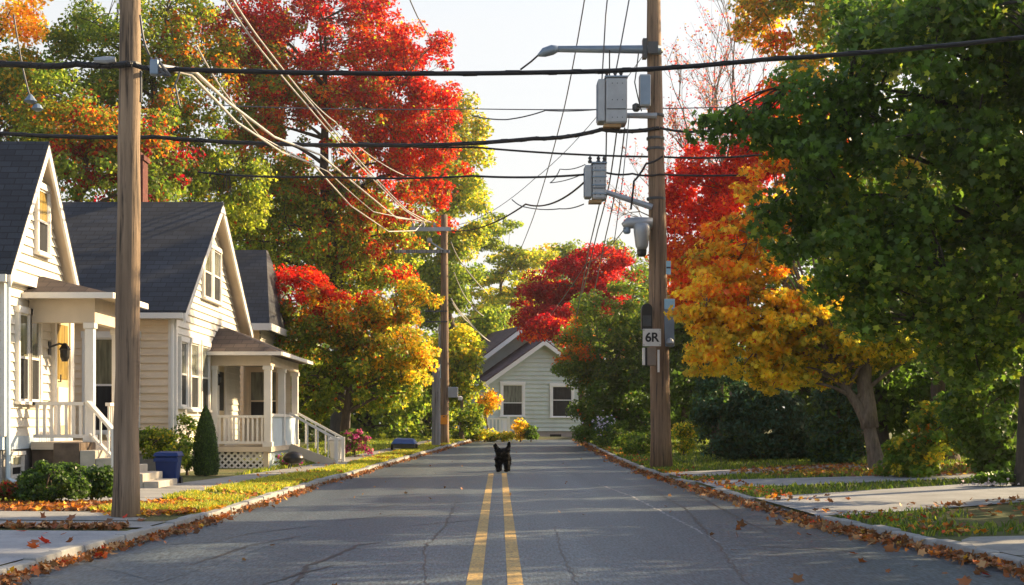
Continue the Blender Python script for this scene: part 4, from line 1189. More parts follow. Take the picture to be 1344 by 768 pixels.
# ------------------------------------------------------------------ rear house behind the second
hC = thing('house', (-7.0, 44, .1), 'grey roofed rear house just visible behind the far gable', 'house')
Cx = -6.95
clap('wall', M_WHITE, hC, 'x', Cx, 1, [(.4, 4.0, K(41.3), K(47))], .13)
clap('wall', M_SIDE_SHADE, hC, 'y', 41.3, -1, [(.4, 4.0, K(-13), K(Cx))], .13)
m = MB(); m.box(-13, Cx - .01, 41.33, 46.9, -.2, .4); m.build('foundation', M_FOUND, hC)
d = MB()
d.prism([(-13, 40.9, 3.98), (-6.6, 40.9, 3.98), (-6.6, 47.4, 3.98), (-13, 47.4, 3.98)], [(-13, 40.9, 4.04), (-6.6, 40.9, 4.04), (-6.6, 47.4, 4.04), (-13, 47.4, 4.04)])
d.prism([(-13, 40.9, 4.041), (-6.6, 40.9, 4.041), (-6.6, 47.4, 4.041), (-13, 47.4, 4.041)], [(-13, 44.0, 6.55), (-7.2, 44.0, 6.55), (-7.2, 44.3, 6.55), (-13, 44.3, 6.55)])
rf = d.build('roof', M_ROOF, hC)
d = MB(); d.box(-13, -6.55, 40.83, 40.898, 3.86, 4.06); d.box(-6.598, -6.54, 40.9, 47.4, 3.86, 4.06); d.parts('gutter', M_TRIM, rf)
window(hC, 'x', Cx, 1, 42.4, 43.3, 1.4, 2.9)

# ------------------------------------------------------------------ sage green house at the end of the street
hD = thing('house', (0, 0, 0), 'sage green clapboard house with white trim closing the end of the street', 'house')
gD = float(gz(2.0, 72)) - .05
def dpart(mb, name, mat, parent): return mb.build(name, mat, parent)
# local frame: front wall on y=0 facing -y, x from 0 (left) to 5.6
WD = 5.9
clap('wall', M_SAGE, hD, 'y', 0, -1, [(.42, 3.05, K(0), K(WD)), (3.05, 5.0, lambda z: (z - 3.05) / 2.0 * 2.95, lambda z: WD - (z - 3.05) / 2.0 * 2.95)], .22, .05)
clap('wall', M_SAGE, hD, 'x', 0, -1, [(.42, 3.05, K(0), K(3.0))], .22, .05)
clap('wall', M_SAGE, hD, 'x', WD, 1, [(.42, 3.05, K(0), K(7.0))], .22, .05)
m = MB(); m.box(.02, WD - .02, .03, 7, -.4, .42); m.build('foundation', simple('pinkish_foundation', (.42, .37, .34), .9, .12, 3, bmp=.3), hD)
m = MB(); m.box(3.35, 3.95, .0, .028, .0, .26); m.build('foundation_vent', M_BLACKP, hD)
m = MB(); m.box(-.035, .1, -.075, -.003, .42, 3.0); m.box(WD - .1, WD + .035, -.075, -.003, .42, 3.0); m.parts('corner_board', M_TRIM_W, hD)
window(hD, 'y', 0, -1, .82, 1.86, 1.2, 2.78, M_PANE_G, M_PANE_D, split=.42, fr=.13, mat=M_TRIM_W)
window(hD, 'y', 0, -1, 3.45, 4.5, 1.15, 2.72, M_PANE_D, M_PANE_D, split=.55, fr=.13, mat=M_TRIM_W)
rk = MB()
pk = 5.12
rk.slab([(-.35, -.35, 2.83), (WD / 2, -.35, pk), (WD / 2, 7, pk), (-.35, 7, 2.83)], .06)
rk.slab([(WD / 2, -.35, pk), (WD + .35, -.35, 2.83), (WD + .35, 7, 2.83), (WD / 2, 7, pk)], .06)
rD = rk.build('roof', M_ROOF_PU, hD)
t = MB()
for (xa, za, xb, zb) in ((-.35, 2.83, WD / 2, pk), (WD + .35, 2.83, WD / 2, pk)):
    t.prism([(xa, -.37, za - .3), (xa, -.31, za - .3), (xa, -.31, za - .065), (xa, -.37, za - .065)], [(xb, -.37, zb - .3), (xb, -.31, zb - .3), (xb, -.31, zb - .065), (xb, -.37, zb - .065)])
t.parts('rake_board', M_TRIM_W, rD)
t = MB(); t.box(-.48, -.36, -.3, 3.2, 2.66, 2.80); t.build('gutter', M_TRIM_W, rD)
# taller wing behind, to the left
clap('wing_wall', M_SAGE, hD, 'y', 3.0, -1, [(.42, 3.4, K(-.9), K(4)), (3.4, 5.7, lambda z: -.9 + (z - 3.4) / 2.4 * 3.3, K(4.5))], .22, .05)
clap('wing_wall', M_SAGE, hD, 'x', -.9, -1, [(.42, 3.4, K(3.0), K(9))], .22, .05)
rk = MB(); rk.slab([(-1.25, 1.9, 3.2), (2.5, 1.9, 5.98), (2.5, 9, 5.98), (-1.25, 9, 3.2)], .07); rk.slab([(2.5, 1.9, 5.98), (6.2, 1.9, 3.2), (6.2, 9, 3.2), (2.5, 9, 5.98)], .07)
rW = rk.build('wing_roof', M_ROOF_PU, hD)
t = MB()
for (xa, za, xb, zb) in ((-1.25, 3.2, 2.5, 5.98),):
    t.prism([(xa, 1.87, za - .33), (xa, 1.93, za - .33), (xa, 1.93, za - .075), (xa, 1.87, za - .075)], [(xb, 1.87, zb - .33), (xb, 1.93, zb - .33), (xb, 1.93, zb - .075), (xb, 1.87, zb - .075)])
t.build('rake_board', M_TRIM_W, rW)
t = MB(); t.poly([(-1.22, 1.94, 3.13), (2.5, 1.94, 5.89), (2.5, 3.0, 5.89), (-1.22, 3.0, 3.13)]); t.build('soffit', M_TRIM_D, rW)
# small side porch, left
m = MB(); m.box(-1.9, .75, -1.6, -.06, .0, .3); m.build('porch_floor', M_TRIM_D, hD)
railing((-1.9, -1.55, .3), (.75, -1.55, .3), .75, hD, 14, pick=.06, mat=M_TRIM_W)
railing((.74, -1.5, .3), (.74, -.1, .3), .75, hD, 7, pick=.06, mat=M_TRIM_W)
for x_ in (-1.85, .72): 
    m = MB(); m.box(x_ - .06, x_ + .06, -1.58, -1.46, .3, 1.15); m.build('newel_post', M_TRIM_W, hD)
hD.location = (-.62, 72.0, gD); hD.rotation_euler = (0, 0, math.radians(15))
# ------------------------------------------------------------------ utility poles
def pole(label, px, Y, ztop, r0, r1, mat, lean=(0, 0), kinks=True, z_extra=0):
    b = base_at(px, Y)
    root = thing('utility_pole', b, label, 'utility pole', 'timber poles and posts')
    random.seed(int(px))
    n = 14
    pts = [(b[0] + lean[0] * t + random.uniform(-.008, .008), b[1] + lean[1] * t + random.uniform(-.008, .008), b[2] - .2 + (ztop - b[2] + .2) * t) for t in [i / n for i in range(n + 1)]]
    rr = [r0 + (r1 - r0) * i / n + (r0 * .14 if i == 0 else 0) for i in range(n + 1)]
    m = MB(); m.tube(pts, rr, 16, jit=.025); m.build('shaft', mat, root, smooth=True)
    return root, b

pA, bA = pole('thick weathered pole in the left foreground before the near porch', 165, 16.5, 8.9, .150, .104, M_POLE_G, (.08, 0))
def ring(root, b, z, r, h=.05, name='band', dx=0, mat=None):
    m = MB(); m.lathe((b[0] + dx, b[1], z), [(r, 0), (r + .004, h / 2), (r, h)], 16); m.build(name, mat or M_METAL_D, root)
ring(pA, bA, 5.3, .128, .07, dx=.05)
m = MB(); m.box(bA[0] + .155, bA[0] + .185, bA[1] - .03, bA[1] + .03, 4.92, 5.28); m.build('cable_guard', M_METAL_D, pA)
m = MB(); m.tube([(bA[0] + .05, bA[1], 8.7), (bA[0] + .05, bA[1] - .25, 8.75)], .03, 6); m.lathe((bA[0] + .05, bA[1] - .25, 8.7), [(.03, 0), (.06, .04), (.05, .1), (.02, .14)], 10); m.build('insulator', M_METAL, pA)

pR, bR = pole('tall brown pole on the right verge carrying grey transformers', 868, 34.2, 13.2, .255, .15, M_POLE_B, (-.22, 0))
for z in (10.1, 8.55, 8.0, 7.75, 6.55): ring(pR, bR, z, .2 + (10 - z) * .008, .06, dx=-.14 + (8 - z) * .01)
m = MB(); m.box(bR[0] - 1.3, bR[0] + .95, bR[1] - .26, bR[1] - .15, 12.4, 12.53); ca = m.build('crossarm', M_POLE_B, pR)
for dx in (-1.2, -.6, .5, .9):
    m = MB(); m.lathe((bR[0] + dx, bR[1] - .2, 12.53), [(.025, 0), (.05, .05), (.06, .1), (.02, .16)], 8); m.build('insulator', M_METAL, ca)

pM, bM = pole('far pole with crossarm and service cables left of the road bend', 584, 54, 9.1, .165, .13, M_POLE_B, (-.03, 0))
m = MB(); m.box(bM[0] - 1.3, bM[0] + .25, bM[1] - .24, bM[1] - .14, 8.45, 8.6); ca = m.build('crossarm', M_METAL, pM)
for dx in (-1.2, -.8, -.4):
    m = MB(); m.lathe((bM[0] + dx, bM[1] - .19, 8.6), [(.03, 0), (.06, .06), (.06, .12), (.02, .18)], 8); m.build('insulator', M_METAL, ca)
m = MB(); m.box(bM[0] - 1.9, bM[0] + .2, bM[1] - .26, bM[1] - .15, 7.62, 7.74); m.build('crossarm', M_POLE_GREY, pM)
m = MB(); m.bar((bM[0] - .55, bM[1] - .2, 8.05), (bM[0], bM[1] - .15, 7.7), .05); m.lathe((bM[0] - .58, bM[1] - .2, 8.0), [(.04, 0), (.1, .05), (.1, .15), (.03, .2)], 8); m.build('brace', M_METAL, pM)
for z in (5.4, 5.0): 
    m = MB(); m.box(bM[0] - .75, bM[0] + .1, bM[1] - .2, bM[1] - .15, z, z + .05); m.build('step_iron', M_METAL_D, pM)
q, b = pole('short grey cut off post left of the far pole', 572.5, 51.5, 3.30, .165, .15, M_POLE_GREY)
q, b2 = pole('slim grey post squeezed behind the far pole', 579, 54.9, 5.0, .12, .11, M_POLE_GREY)
sg = thing('post_plate', W(580, 487, 54.4) + np.array([0, 0, -.3]), 'pale blue plate fixed high on the slim grey post', 'sign')
c = W(580.5, 487, 54.65); m = MB(); m.box(c[0] - .1, c[0] + .1, c[1] - .02, c[1], c[2] - .27, c[2] + .27); m.build('plate', M_SKY_PL, sg, bevel=.006)
m = MB(); m.box(c[0] - .03, c[0] + .03, c[1] - .03, c[1] - .021, c[2] + .18, c[2] + .24); m.build('bolt', M_METAL_D, sg)
sg = thing('post_tag', W(582, 551, 53.7) + np.array([0, 0, -.2]), 'orange marker tag low on the far pole', 'sign')
c = W(582.5, 551, 53.8); m = MB(); m.box(c[0] - .135, c[0] + .135, c[1] - .03, c[1], c[2] - .17, c[2] + .17); m.build('plate', M_ORANGE, sg, bevel=.006)
m = MB(); m.box(c[0] - .03, c[0] + .03, c[1] - .04, c[1] - .031, c[2] + .1, c[2] + .14); m.build('bolt', M_METAL_D, sg)
mt = thing('meter_box', W(598, 515, 54) + np.array([0, 0, -.2]), 'grey meter box on the right side of the far pole', 'meter box')
c = W(597, 515, 54); m = MB(); m.box(c[0] - .26, c[0] + .12, c[1] - .12, c[1] + .1, c[2] - .2, c[2] + .2); m.build('casing', M_METAL, mt, bevel=.02)
m = MB(); m.lathe((c[0] + .2, c[1], c[2] - .3), [(.07, 0), (.09, .04), (.09, .12), (.03, .16)], 10); m.build('dial', M_TRIM, mt)

# ------------------------------------------------------------------ hardware on the right pole
Y = 34.0
lampo = thing('street_lamp', W(850, 66, Y), 'blue grey street lamp arm reaching left from the right pole', 'street lamp')
m = MB(); m.tube([W(868, 66, Y), W(845, 65, Y), W(730, 64.5, Y)], [.11, .10, .075], 12); m.build('arm', M_METAL_B, lampo, smooth=True)
c = W(846, 65, Y); m = MB(); m.box(c[0] - .05, c[0] + .05, c[1] - .12, c[1] + .12, c[2] - .22, c[2] + .24); m.box(c[0] + .06, c[0] + .3, c[1] - .2, c[1] - .14, c[2] - .14, c[2] + .14); m.build('clamp', M_METAL_D, lampo)
m = MB(); m.tube([W(733, 64, Y), W(725, 65.5, Y), W(714, 69, Y), W(706, 73, Y)], [.07, .12, .11, .03], 12); m.build('lamp_head', M_METAL_B, lampo, smooth=True)
m = MB(); m.tube([W(707, 72, Y), W(697, 81, Y), W(683, 91.5, Y)], .022, 6); m.build('trailing_wire', M_WIRE, lampo)


def canister(label, px, py, w, h, Y, arm_to, nm='transformer', r_cap=True, mat=None):
    c = W(px, py, Y); k = Y / F
    w *= k; h *= k
    root = thing(nm, (c[0], c[1], c[2] - h / 2), label, 'transformer', 'pole transformers')
    z0 = c[2] - h / 2
    m = MB(); m.box(c[0] - w / 2 + .18, c[0] + w / 2, c[1] - w * .4, c[1] + w * .4, z0, z0 + h); m.build('tank', mat or M_METAL, root, bevel=.05)
    m = MB(); m.box(c[0] - w / 2, c[0] - w / 2 + .17, c[1] - w * .36, c[1] + w * .36, z0 + .05, z0 + h - .03); m.build('radiator', M_METAL, root, bevel=.03)
    m = MB(); m.box(c[0] - w / 2 + .16, c[0] + w / 2 + .02, c[1] - w * .42, c[1] + w * .42, z0 + h, z0 + h + .04); m.build('lid', M_METAL_B, root, bevel=.01)
    m = MB(); m.box(c[0] - w * .3, c[0] + w * .3, c[1] - w * .3, c[1] + w * .3, z0 - .07, z0 - .001); m.build('base_plate', simple('rusty_base', (.35, .22, .1), .7, .2, 5), root)
    m = MB()
    for dx in (-.12, .08, .22): m.lathe((c[0] + dx, c[1], z0 + h + .04), [(.04, 0), (.055, .04), (.03, .08), (.05, .12), (.015, .17)], 8)
    m.build('bushing', M_METAL_D, root)
    m = MB()
    for dx in (-.02, .1, .22):
        for dz in (.12, .5, .86): m.box(c[0] + dx, c[0] + dx + .02, c[1] - w * .4 - .012, c[1] - w * .4 - .001, z0 + h * dz, z0 + h * dz + .02)
    m.box(c[0] - w / 2 + .2, c[0] + w / 2 - .03, c[1] - w * .4 - .01, c[1] - w * .4 - .001, z0 + h * .3, z0 + h * .3 + .025)
    m.build('fastening', M_METAL_D, root)
    m = MB()
    for k in range(5): m.box(c[0] - w / 2 - .012, c[0] - w / 2 - .001, c[1] - w * .3 + k * w * .14, c[1] - w * .3 + k * w * .14 + .03, z0 + .1, z0 + h - .08)
    m.build('cooling_fin', M_METAL_B, root)
    if arm_to is not None:
        m = MB(); m.tube([(c[0] + w / 2 - .02, c[1], z0 + h * arm_to[1]), arm_to[0]], [.06, .075], 8); m.build('bracket', M_METAL, root)
    return root

tr1 = canister('large grey transformer just below the street lamp arm', 803, 135, 38, 60, 34, (W(862, 152, 34), .22))
# flush cabinet on the pole
c = W(845, 122, 34); cb = thing('junction_box', (c[0], c[1], c[2] - .36), 'narrow grey box strapped to the pole beside the large transformer', 'junction box')
m = MB(); m.box(c[0] - .13, c[0] + .14, c[1] - .3, c[1] - .05, c[2] - .38, c[2] + .38); m.build('casing', M_METAL, cb, bevel=.03)
m = MB(); m.box(c[0] - .11, c[0] + .12, c[1] - .315, c[1] - .302, c[2] - .34, c[2] + .34); m.build('door', M_METAL_B, cb)
m = MB(); m.lathe((c[0] - .2, c[1] - .15, c[2] - .48), [(.05, 0), (.09, .04), (.09, .16), (.03, .2)], 8); m.build('gland', M_METAL_D, cb)
tr2 = canister('smaller ribbed grey transformer hanging left of the pole on a slanted strut', 781, 240, 28, 47, 34, (W(856, 272, 34), .25))
c = W(781, 240, 34)
m = MB()
for dz in (-.3, -.1, .1, .25): m.box(c[0] - .09, c[0] + .26, c[1] - .225, c[1] - .205, c[2] + dz, c[2] + dz + .03)
m.build('rib', M_METAL_B, tr2)
# lamp-like hooded box
c = W(836, 312, 34); hb = thing('floodlight', (c[0], c[1], c[2] - .4), 'white hooded floodlight housing below the transformers', 'floodlight')
m = MB(); m.tube([W(818, 297, 33.9), W(824, 293, 33.9), W(838, 292.5, 33.9), W(856, 293, 33.9)], [.08, .13, .14, .13], 10); m.build('hood', M_METAL, hb, smooth=True)
m = MB(); m.lathe((c[0] + .1, c[1] - .15, c[2] - .3), [(.11, 0), (.15, .08), (.19, .4), (.2, .56), (.15, .62)], 14); m.build('housing', M_METAL, hb, smooth=True)
m = MB(); m.lathe((c[0] + .1, c[1] - .15, c[2] - .47), [(.08, 0), (.11, .05), (.12, .16)], 14); m.build('lens_cup', M_BLACKP, hb)
m = MB(); m.lathe((c[0] - .25, c[1] - .1, c[2] + .08), [(.06, 0), (.09, .04), (.09, .14)], 10); m.build('sensor', M_METAL_B, hb)
# blue strip, meter, sign, conduit box, side plate
c = W(877, 352, 34); bs = thing('pole_plate', (c[0], c[1], c[2] - .2), 'small bright blue plate on the right edge of the pole', 'sign')
m = MB(); m.box(c[0] - .06, c[0] + .05, c[1] - .12, c[1] - .09, c[2] - .16, c[2] + .16); m.build('plate', M_SKY_PL, bs)
m = MB(); m.box(c[0] - .055, c[0] + .045, c[1] - .125, c[1] - .121, c[2] - .02, c[2] + .02); m.build('strap', M_METAL_D, bs)
c = W(848, 415, 33.85); mtr = thing('electric_meter', (c[0], c[1], c[2] - .3), 'rounded black meter housing behind the pole sign', 'meter')
m = MB()
prof = [(math.cos(a) * .13, math.sin(a) * .13) for a in np.linspace(math.pi, 0, 9)]
loop = [(c[0] - .13, c[1], c[2] - .33), (c[0] + .13, c[1], c[2] - .33)] + [(c[0] + x, c[1], c[2] + .16 + z) for x, z in reversed(prof)]
m.prism([(x, y - .22, z) for x, y, z in loop], loop); m.build('housing', M_BLACKP, mtr, bevel=.02)
m = MB(); m.box(c[0] - .1, c[0] + .1, c[1] - .228, c[1] - .221, c[2] - .25, c[2] + .0); m.build('face', M_METAL_D, mtr)
c = W(854.5, 444, 33.75); sg = thing('pole_sign', (c[0], c[1], c[2] - .25), 'white square sign lettered 6R on the right pole', 'sign')
m = MB(); m.box(c[0] - .215, c[0] + .215, c[1] - .20, c[1] - .175, c[2] - .2, c[2] + .21); m.build('panel', M_SIGN, sg, bevel=.006)
m = MB()
for dx in (-.19, .19):
    for dz in (-.17, .18): m.lathe((c[0] + dx, c[1] - .206, c[2] + dz - .008), [(.012, 0), (.012, .016)], 8)
m.build('bolt', M_METAL_D, sg)
cu = bpy.data.curves.new('lettering', 'FONT'); cu.body = '6R'; cu.size = .30; cu.align_x = 'CENTER'; cu.align_y = 'CENTER'; cu.extrude = .003; cu.offset = .0075; cu.space_character = .95
to = bpy.data.objects.new('lettering', cu); COL.objects.link(to); to.parent = sg; cu.materials.append(M_INK)
to.location = Vector((c[0], c[1] - .205, c[2])) - sg.location; to.rotation_euler = (math.radians(90), 0, 0)
dgq = bpy.context.evaluated_depsgraph_get(); lm = bpy.data.meshes.new_from_object(to.evaluated_get(dgq)); lm.name = 'lettering'
lo_ = bpy.data.objects.new('sign_text', lm); COL.objects.link(lo_); lo_.parent = sg; lo_.location = to.location.copy(); lo_.rotation_euler = to.rotation_euler.copy()
bpy.data.objects.remove(to); lo_.name = 'lettering'
c = W(852, 468, 33.8); cb = thing('conduit_box', (c[0], c[1], c[2] - .25), 'tall two tone conduit box hanging below the 6R sign', 'junction box')
m = MB(); m.box(c[0] - .06, c[0] + .14, c[1] - .2, c[1] - .02, c[2] - .22, c[2] + .21); m.build('casing', simple('taupe_box', (.24, .19, .15), .6, .1, 5), cb, bevel=.012)
m = MB(); m.box(c[0] - .17, c[0] - .115, c[1] - .2, c[1] - .04, c[2] - .21, c[2] + .2); m.build('pipe_cover', M_TRIM, cb, bevel=.01)
m = MB(); m.box(c[0] - .115, c[0] - .061, c[1] - .16, c[1] - .03, c[2] - .22, c[2] + .2); m.build('gap_filler', M_BLACKP, cb)
m = MB(); m.bar((c[0] + .2, c[1] - .2, c[2] + .15), (c[0] + .2, c[1] - .2, c[2] - .38), .05, .03); m.build('white_pipe', M_TRIM, cb)
c = W(879, 424, 34.1); pl = thing('cabinet', (c[0], c[1], c[2] - .56), 'slim blue grey cabinet on the right side of the pole', 'cabinet')
m = MB(); m.box(c[0] - .14, c[0] + .1, c[1] - .1, c[1] + .25, c[2] - .57, c[2] + .32); m.build('body', M_METAL_B, pl, bevel=.012)
m = MB(); m.box(c[0] - .14, c[0] + .11, c[1] - .11, c[1] + .26, c[2] + .325, c[2] + .57); m.build('cap', M_SKY_PL, pl, bevel=.012)
m = MB(); m.lathe((c[0] - .01, c[1] - .12, c[2] - .54), [(.04, 0), (.1, .05), (.07, .14), (.02, .18)], 8); m.build('gland', M_METAL, pl)

# ------------------------------------------------------------------ overhead wires
def wire(label, pts, r, mat, sag=0.0, n=26, name='overhead_wire', twist=0):
    """pts: 3D way points; sag in metres between consecutive points."""
    P = []
    for a, b in zip(pts[:-1], pts[1:]):
        a = np.array(a, float); b = np.array(b, float)
        for i in range(n):
            t = i / n
            p = a + (b - a) * t; p[2] -= sag * 4 * t * (1 - t); P.append(p)
    P.append(np.array(pts[-1], float))
    m = MB(); m.tube(P, r, 6)
    if twist:
        Q = []
        for i, p in enumerate(np.repeat(P, 3, axis=0)):
            a = i * .35; Q.append(p + np.array([0, math.cos(a), math.sin(a)]) * r * .8)
        m.tube(Q, r * .45, 4)
    o = m.build(name, mat, None, origin=tuple(pts[0]), smooth=True)
    return tag(o, label, 'cable', 'overhead wires')

zb = bA[2]
hub = W(200, 84, 16.3)
wire('thick black cable crossing the road from the near pole past the street lamp', [W(175, 85, 16.3), W(232, 91, 16.3), W(720, 95, 16.3), W(1000, 78.5, 16.3), W(1420, 40, 16.3)], .027, M_WIRE, .03, twist=1)
wire('black cable bundle running left from the near pole', [W(172, 84, 16.3), W(100, 84, 16.3), W(35, 85, 16.3), W(-200, 70, 16.3)], .035, M_WIRE, .02, twist=1)
wire('thick black cable ending at the right pole under the large transformer', [W(-40, 172, 34), W(205, 180, 34), W(480, 190.5, 34), W(700, 182, 34), W(790, 170, 34), W(865, 168, 34)], .048, M_WIRE, .06, twist=1)
wire('short black cable from the right pole into the green maple', [W(866, 168, 34), W(930, 172, 34), W(1100, 165, 34)], .03, M_WIRE, .05)
wire('thin dark cable just below the thick pole cable', [W(470, 187, 34.3), W(620, 193, 34.3), W(870, 206, 34.3), W(1000, 203, 34.3)], .024, M_WIRE, .05)
wire('dark cable reaching the small transformer from the left', [W(260, 226, 34), W(420, 232, 34), W(620, 231, 34), W(770, 229, 34)], .026, M_WIRE, .05)
wire('dark cable from the small transformer to the right pole', [W(793, 226, 34), W(830, 228, 34), W(866, 229, 34), W(1010, 228, 34)], .024, M_WIRE, .04)
wire('thin grey wire high across the sky behind the large transformer', [W(280, 138, 36), W(620, 143, 36), W(1000, 139, 36)], .013, M_WIRE_G, .05)
wire('kinked grey tail wire hanging left of the large transformer', [W(620, 152, 35.5), W(665, 157, 35.5), W(716, 145, 35.5), W(790, 143, 35.5)], .016, M_WIRE_G, .03)
# steep line conductors on the right
wire('long steep wire falling from the top towards the far tree', [W(772, -30, 32), W(741, 140, 38), W(700, 285, 52), W(671, 352, 76)], .015, M_WIRE_G, .12)
wire('left drop wire entering the large transformer from above', [W(800, -30, 33.8), W(795, 20, 33.8), W(790, 106, 33.9)], .016, M_WIRE_G, .0)
wire('right drop wire entering the large transformer from above', [W(831, -30, 33.8), W(822, 20, 33.8), W(806, 106, 33.9)], .016, M_WIRE_G, .0)
wire('middle short drop wire into the large transformer', [W(800, 66, 33.9), W(800, 106, 33.9)], .016, M_WIRE, .0)
for i, (pts, lab) in enumerate([([(796, 166, 34), (795, 230, 35), (772, 330, 44), (752, 440, 58)], 'leftmost wire falling below the large transformer to the red maple'),
                                ([(810, 168, 34), (800, 240, 36), (785, 300, 42), (757, 412, 60)], 'middle wire falling between the two transformers and the red maple'),
                                ([(820, 168, 34), (812, 230, 36), (795, 310, 44), (776, 400, 60)], 'rightmost wire falling below the large transformer')]):
    wire(lab, [W(*p) for p in pts], .017, M_WIRE_G, .05)
wire('sagging service wire from the small transformer towards the far pole', [W(768, 238, 34), W(690, 268, 42), W(592, 303, 54)], .024, M_WIRE, .25)
wire('thin loop wire under the small transformer towards the left', [W(766, 268, 34), W(735, 274, 36), W(690, 272, 38), W(672, 262, 39)], .015, M_WIRE_G, .04)
wire('slack loop wire left of the small transformer', [W(768, 216, 34), W(735, 222, 35), W(722, 240, 35), W(770, 226, 34)], .012, M_WIRE_G, .05)
wire('bent black wire dropping beside the pole to the slanted strut', [W(870, 205, 33.8), W(848, 215, 33.8), W(832, 238, 33.8), W(828, 275, 33.8)], .025, M_WIRE, .03)
wire('fine wire sloping up from the far pole to the lamp arm clamp', [W(596, 296, 54), W(700, 236, 42), W(846, 70, 33.8)], .010, M_WIRE_G, .25)
wire('fine near vertical wire left of the floodlight housing', [W(826, 150, 33.7), W(818, 230, 33.7), W(806, 318, 36)], .011, M_WIRE_G, .02)
wire('dangling black lead from the lamp arm to the tall pole cabinet', [W(838, 70, 33.8), W(833, 108, 33.8), W(842, 146, 33.7)], .014, M_WIRE, .03)
wire('thin wire leaving the floodlight for the sage house', [W(820, 300, 33.8), W(770, 345, 48), W(700, 440, 72)], .012, M_WIRE_G, .15)
# pale sunlit cables from the far pole to the near pole
fa = W(556, 291, 53.7); fb = W(566, 292, 53.7)
wire('left pale sunlit cable of the upper pair from the far pole', [W(283, -20, 21), W(330, 50, 25), W(400, 135, 30), W(470, 215, 38), W(530, 275, 48), fa], .019, M_WIRE_W, .02)
wire('right pale sunlit cable of the upper pair from the far pole', [W(293, -20, 21), W(338, 48, 25), W(410, 138, 30), W(478, 218, 38), W(534, 276, 48), fb], .019, M_WIRE_W, .02)
wire('lowest drooping pale cable from the near pole to the far pole', [W(206, 87, 16.3), W(250, 98, 18), W(310, 160, 24), W(370, 200, 29), W(410, 215, 33), W(460, 270, 42), W(510, 304, 50), W(545, 303, 53), fa], .022, M_WIRE_W, .0)
wire('middle pale cable bundle from the near pole to the far pole', [W(206, 86, 16.3), W(255, 94, 18), W(300, 135, 23), W(360, 180, 28), W(420, 203, 33), W(470, 245, 42), W(520, 286, 50), fb], .026, M_WIRE_W, .0)
wire('thin pale cable ending in the red leaves left of the far pole', [W(258, 60, 20), W(290, 115, 23), W(340, 178, 28), W(430, 225, 36), W(490, 278, 44), fb], .014, M_WIRE_W, .02)
wire('thin pale cable with a slack tail across the red maple', [W(398, 120, 32), W(440, 160, 35), W(480, 200, 40), W(530, 230, 48)], .014, M_WIRE_W, .05)
wire('dark thin cable top centre running into the red crown', [W(530, -20, 34), W(548, 22, 38), W(568, 55, 46)], .016, M_WIRE_G, .02)
for i, (pts, lab) in enumerate([([(592, 318, 54), (606, 345, 58), (640, 385, 70)], 'highest pale service cable right of the far pole'), ([(596, 358, 54), (612, 392, 60), (635, 415, 70)], 'second pale service cable right of the far pole'),
                                ([(592, 392, 54), (612, 417, 60), (640, 446, 71)], 'upper cable of the lowest service pair to the sage house'), ([(594, 398, 54), (616, 424, 60), (643, 448, 71)], 'lower cable of the lowest service pair to the sage house')]):
    wire(lab, [W(*p) for p in pts], .022, M_WIRE_W, .08)
wire('short dark wire hanging right of the near pole', [W(236, 92, 16.3), W(230, 110, 16.3), W(236, 140, 16.3)], .012, M_WIRE_G, .02)
wire('wire dropping from the top beside the near pole', [W(184, 20, 16.4), W(188, 50, 16.4), W(196, 72, 16.4)], .014, M_WIRE_G, .02)
wire('thin hanging wire over the nearest house roof', [W(18, 20, 19), W(30, 90, 19), W(40, 128, 19)], .012, M_WIRE_G, .02)
cl = thing('cable_splice', W(200, 82, 16.3), 'tangled cable splice on the right of the near pole', 'cable splice')
m = MB(); random.seed(4)
for i in range(7):
    p = W(196 + random.uniform(-4, 22), 82 + random.uniform(-8, 14), 16.3); q_ = W(200 + random.uniform(-4, 26), 86 + random.uniform(-8, 18), 16.25)
    m.tube([p, (np.array(p) + q_) / 2 + np.array([0, -.05, random.uniform(-.05, .05)]), q_], .018, 6)
m.build('wire_loop', M_WIRE_G, cl)
m = MB(); c = W(203, 88, 16.25); m.box(c[0] - .05, c[0] + .05, c[1] - .05, c[1] + .05, c[2] - .1, c[2] + .08); m.build('clamp', M_METAL_B, cl, bevel=.02)
m = MB(); c = W(140, 79, 16.25); m.tube([c - np.array([.14, 0, 0]), c, c + np.array([.1, 0, .01])], [.03, .045, .03], 8); cc = m.build('splice_sleeve', M_METAL, None, origin=tuple(c)); tag(cc, 'grey sleeve riding on the cable left of the near pole', 'cable sleeve')
hg = thing('hanging_insulator', W(42, 130, 19) + np.array([0, 0, -.15]), 'small blue grey insulator dangling above the nearest roof', 'insulator')
m = MB(); m.lathe(W(40, 136, 19), [(.03, 0), (.09, .03), (.05, .08), (.02, .12)], 10); m.build('upper_disc', M_METAL_B, hg)
m = MB(); m.lathe(W(49, 146, 19), [(.03, 0), (.08, .03), (.05, .08), (.02, .1)], 10); m.build('lower_disc', M_METAL_B, hg)

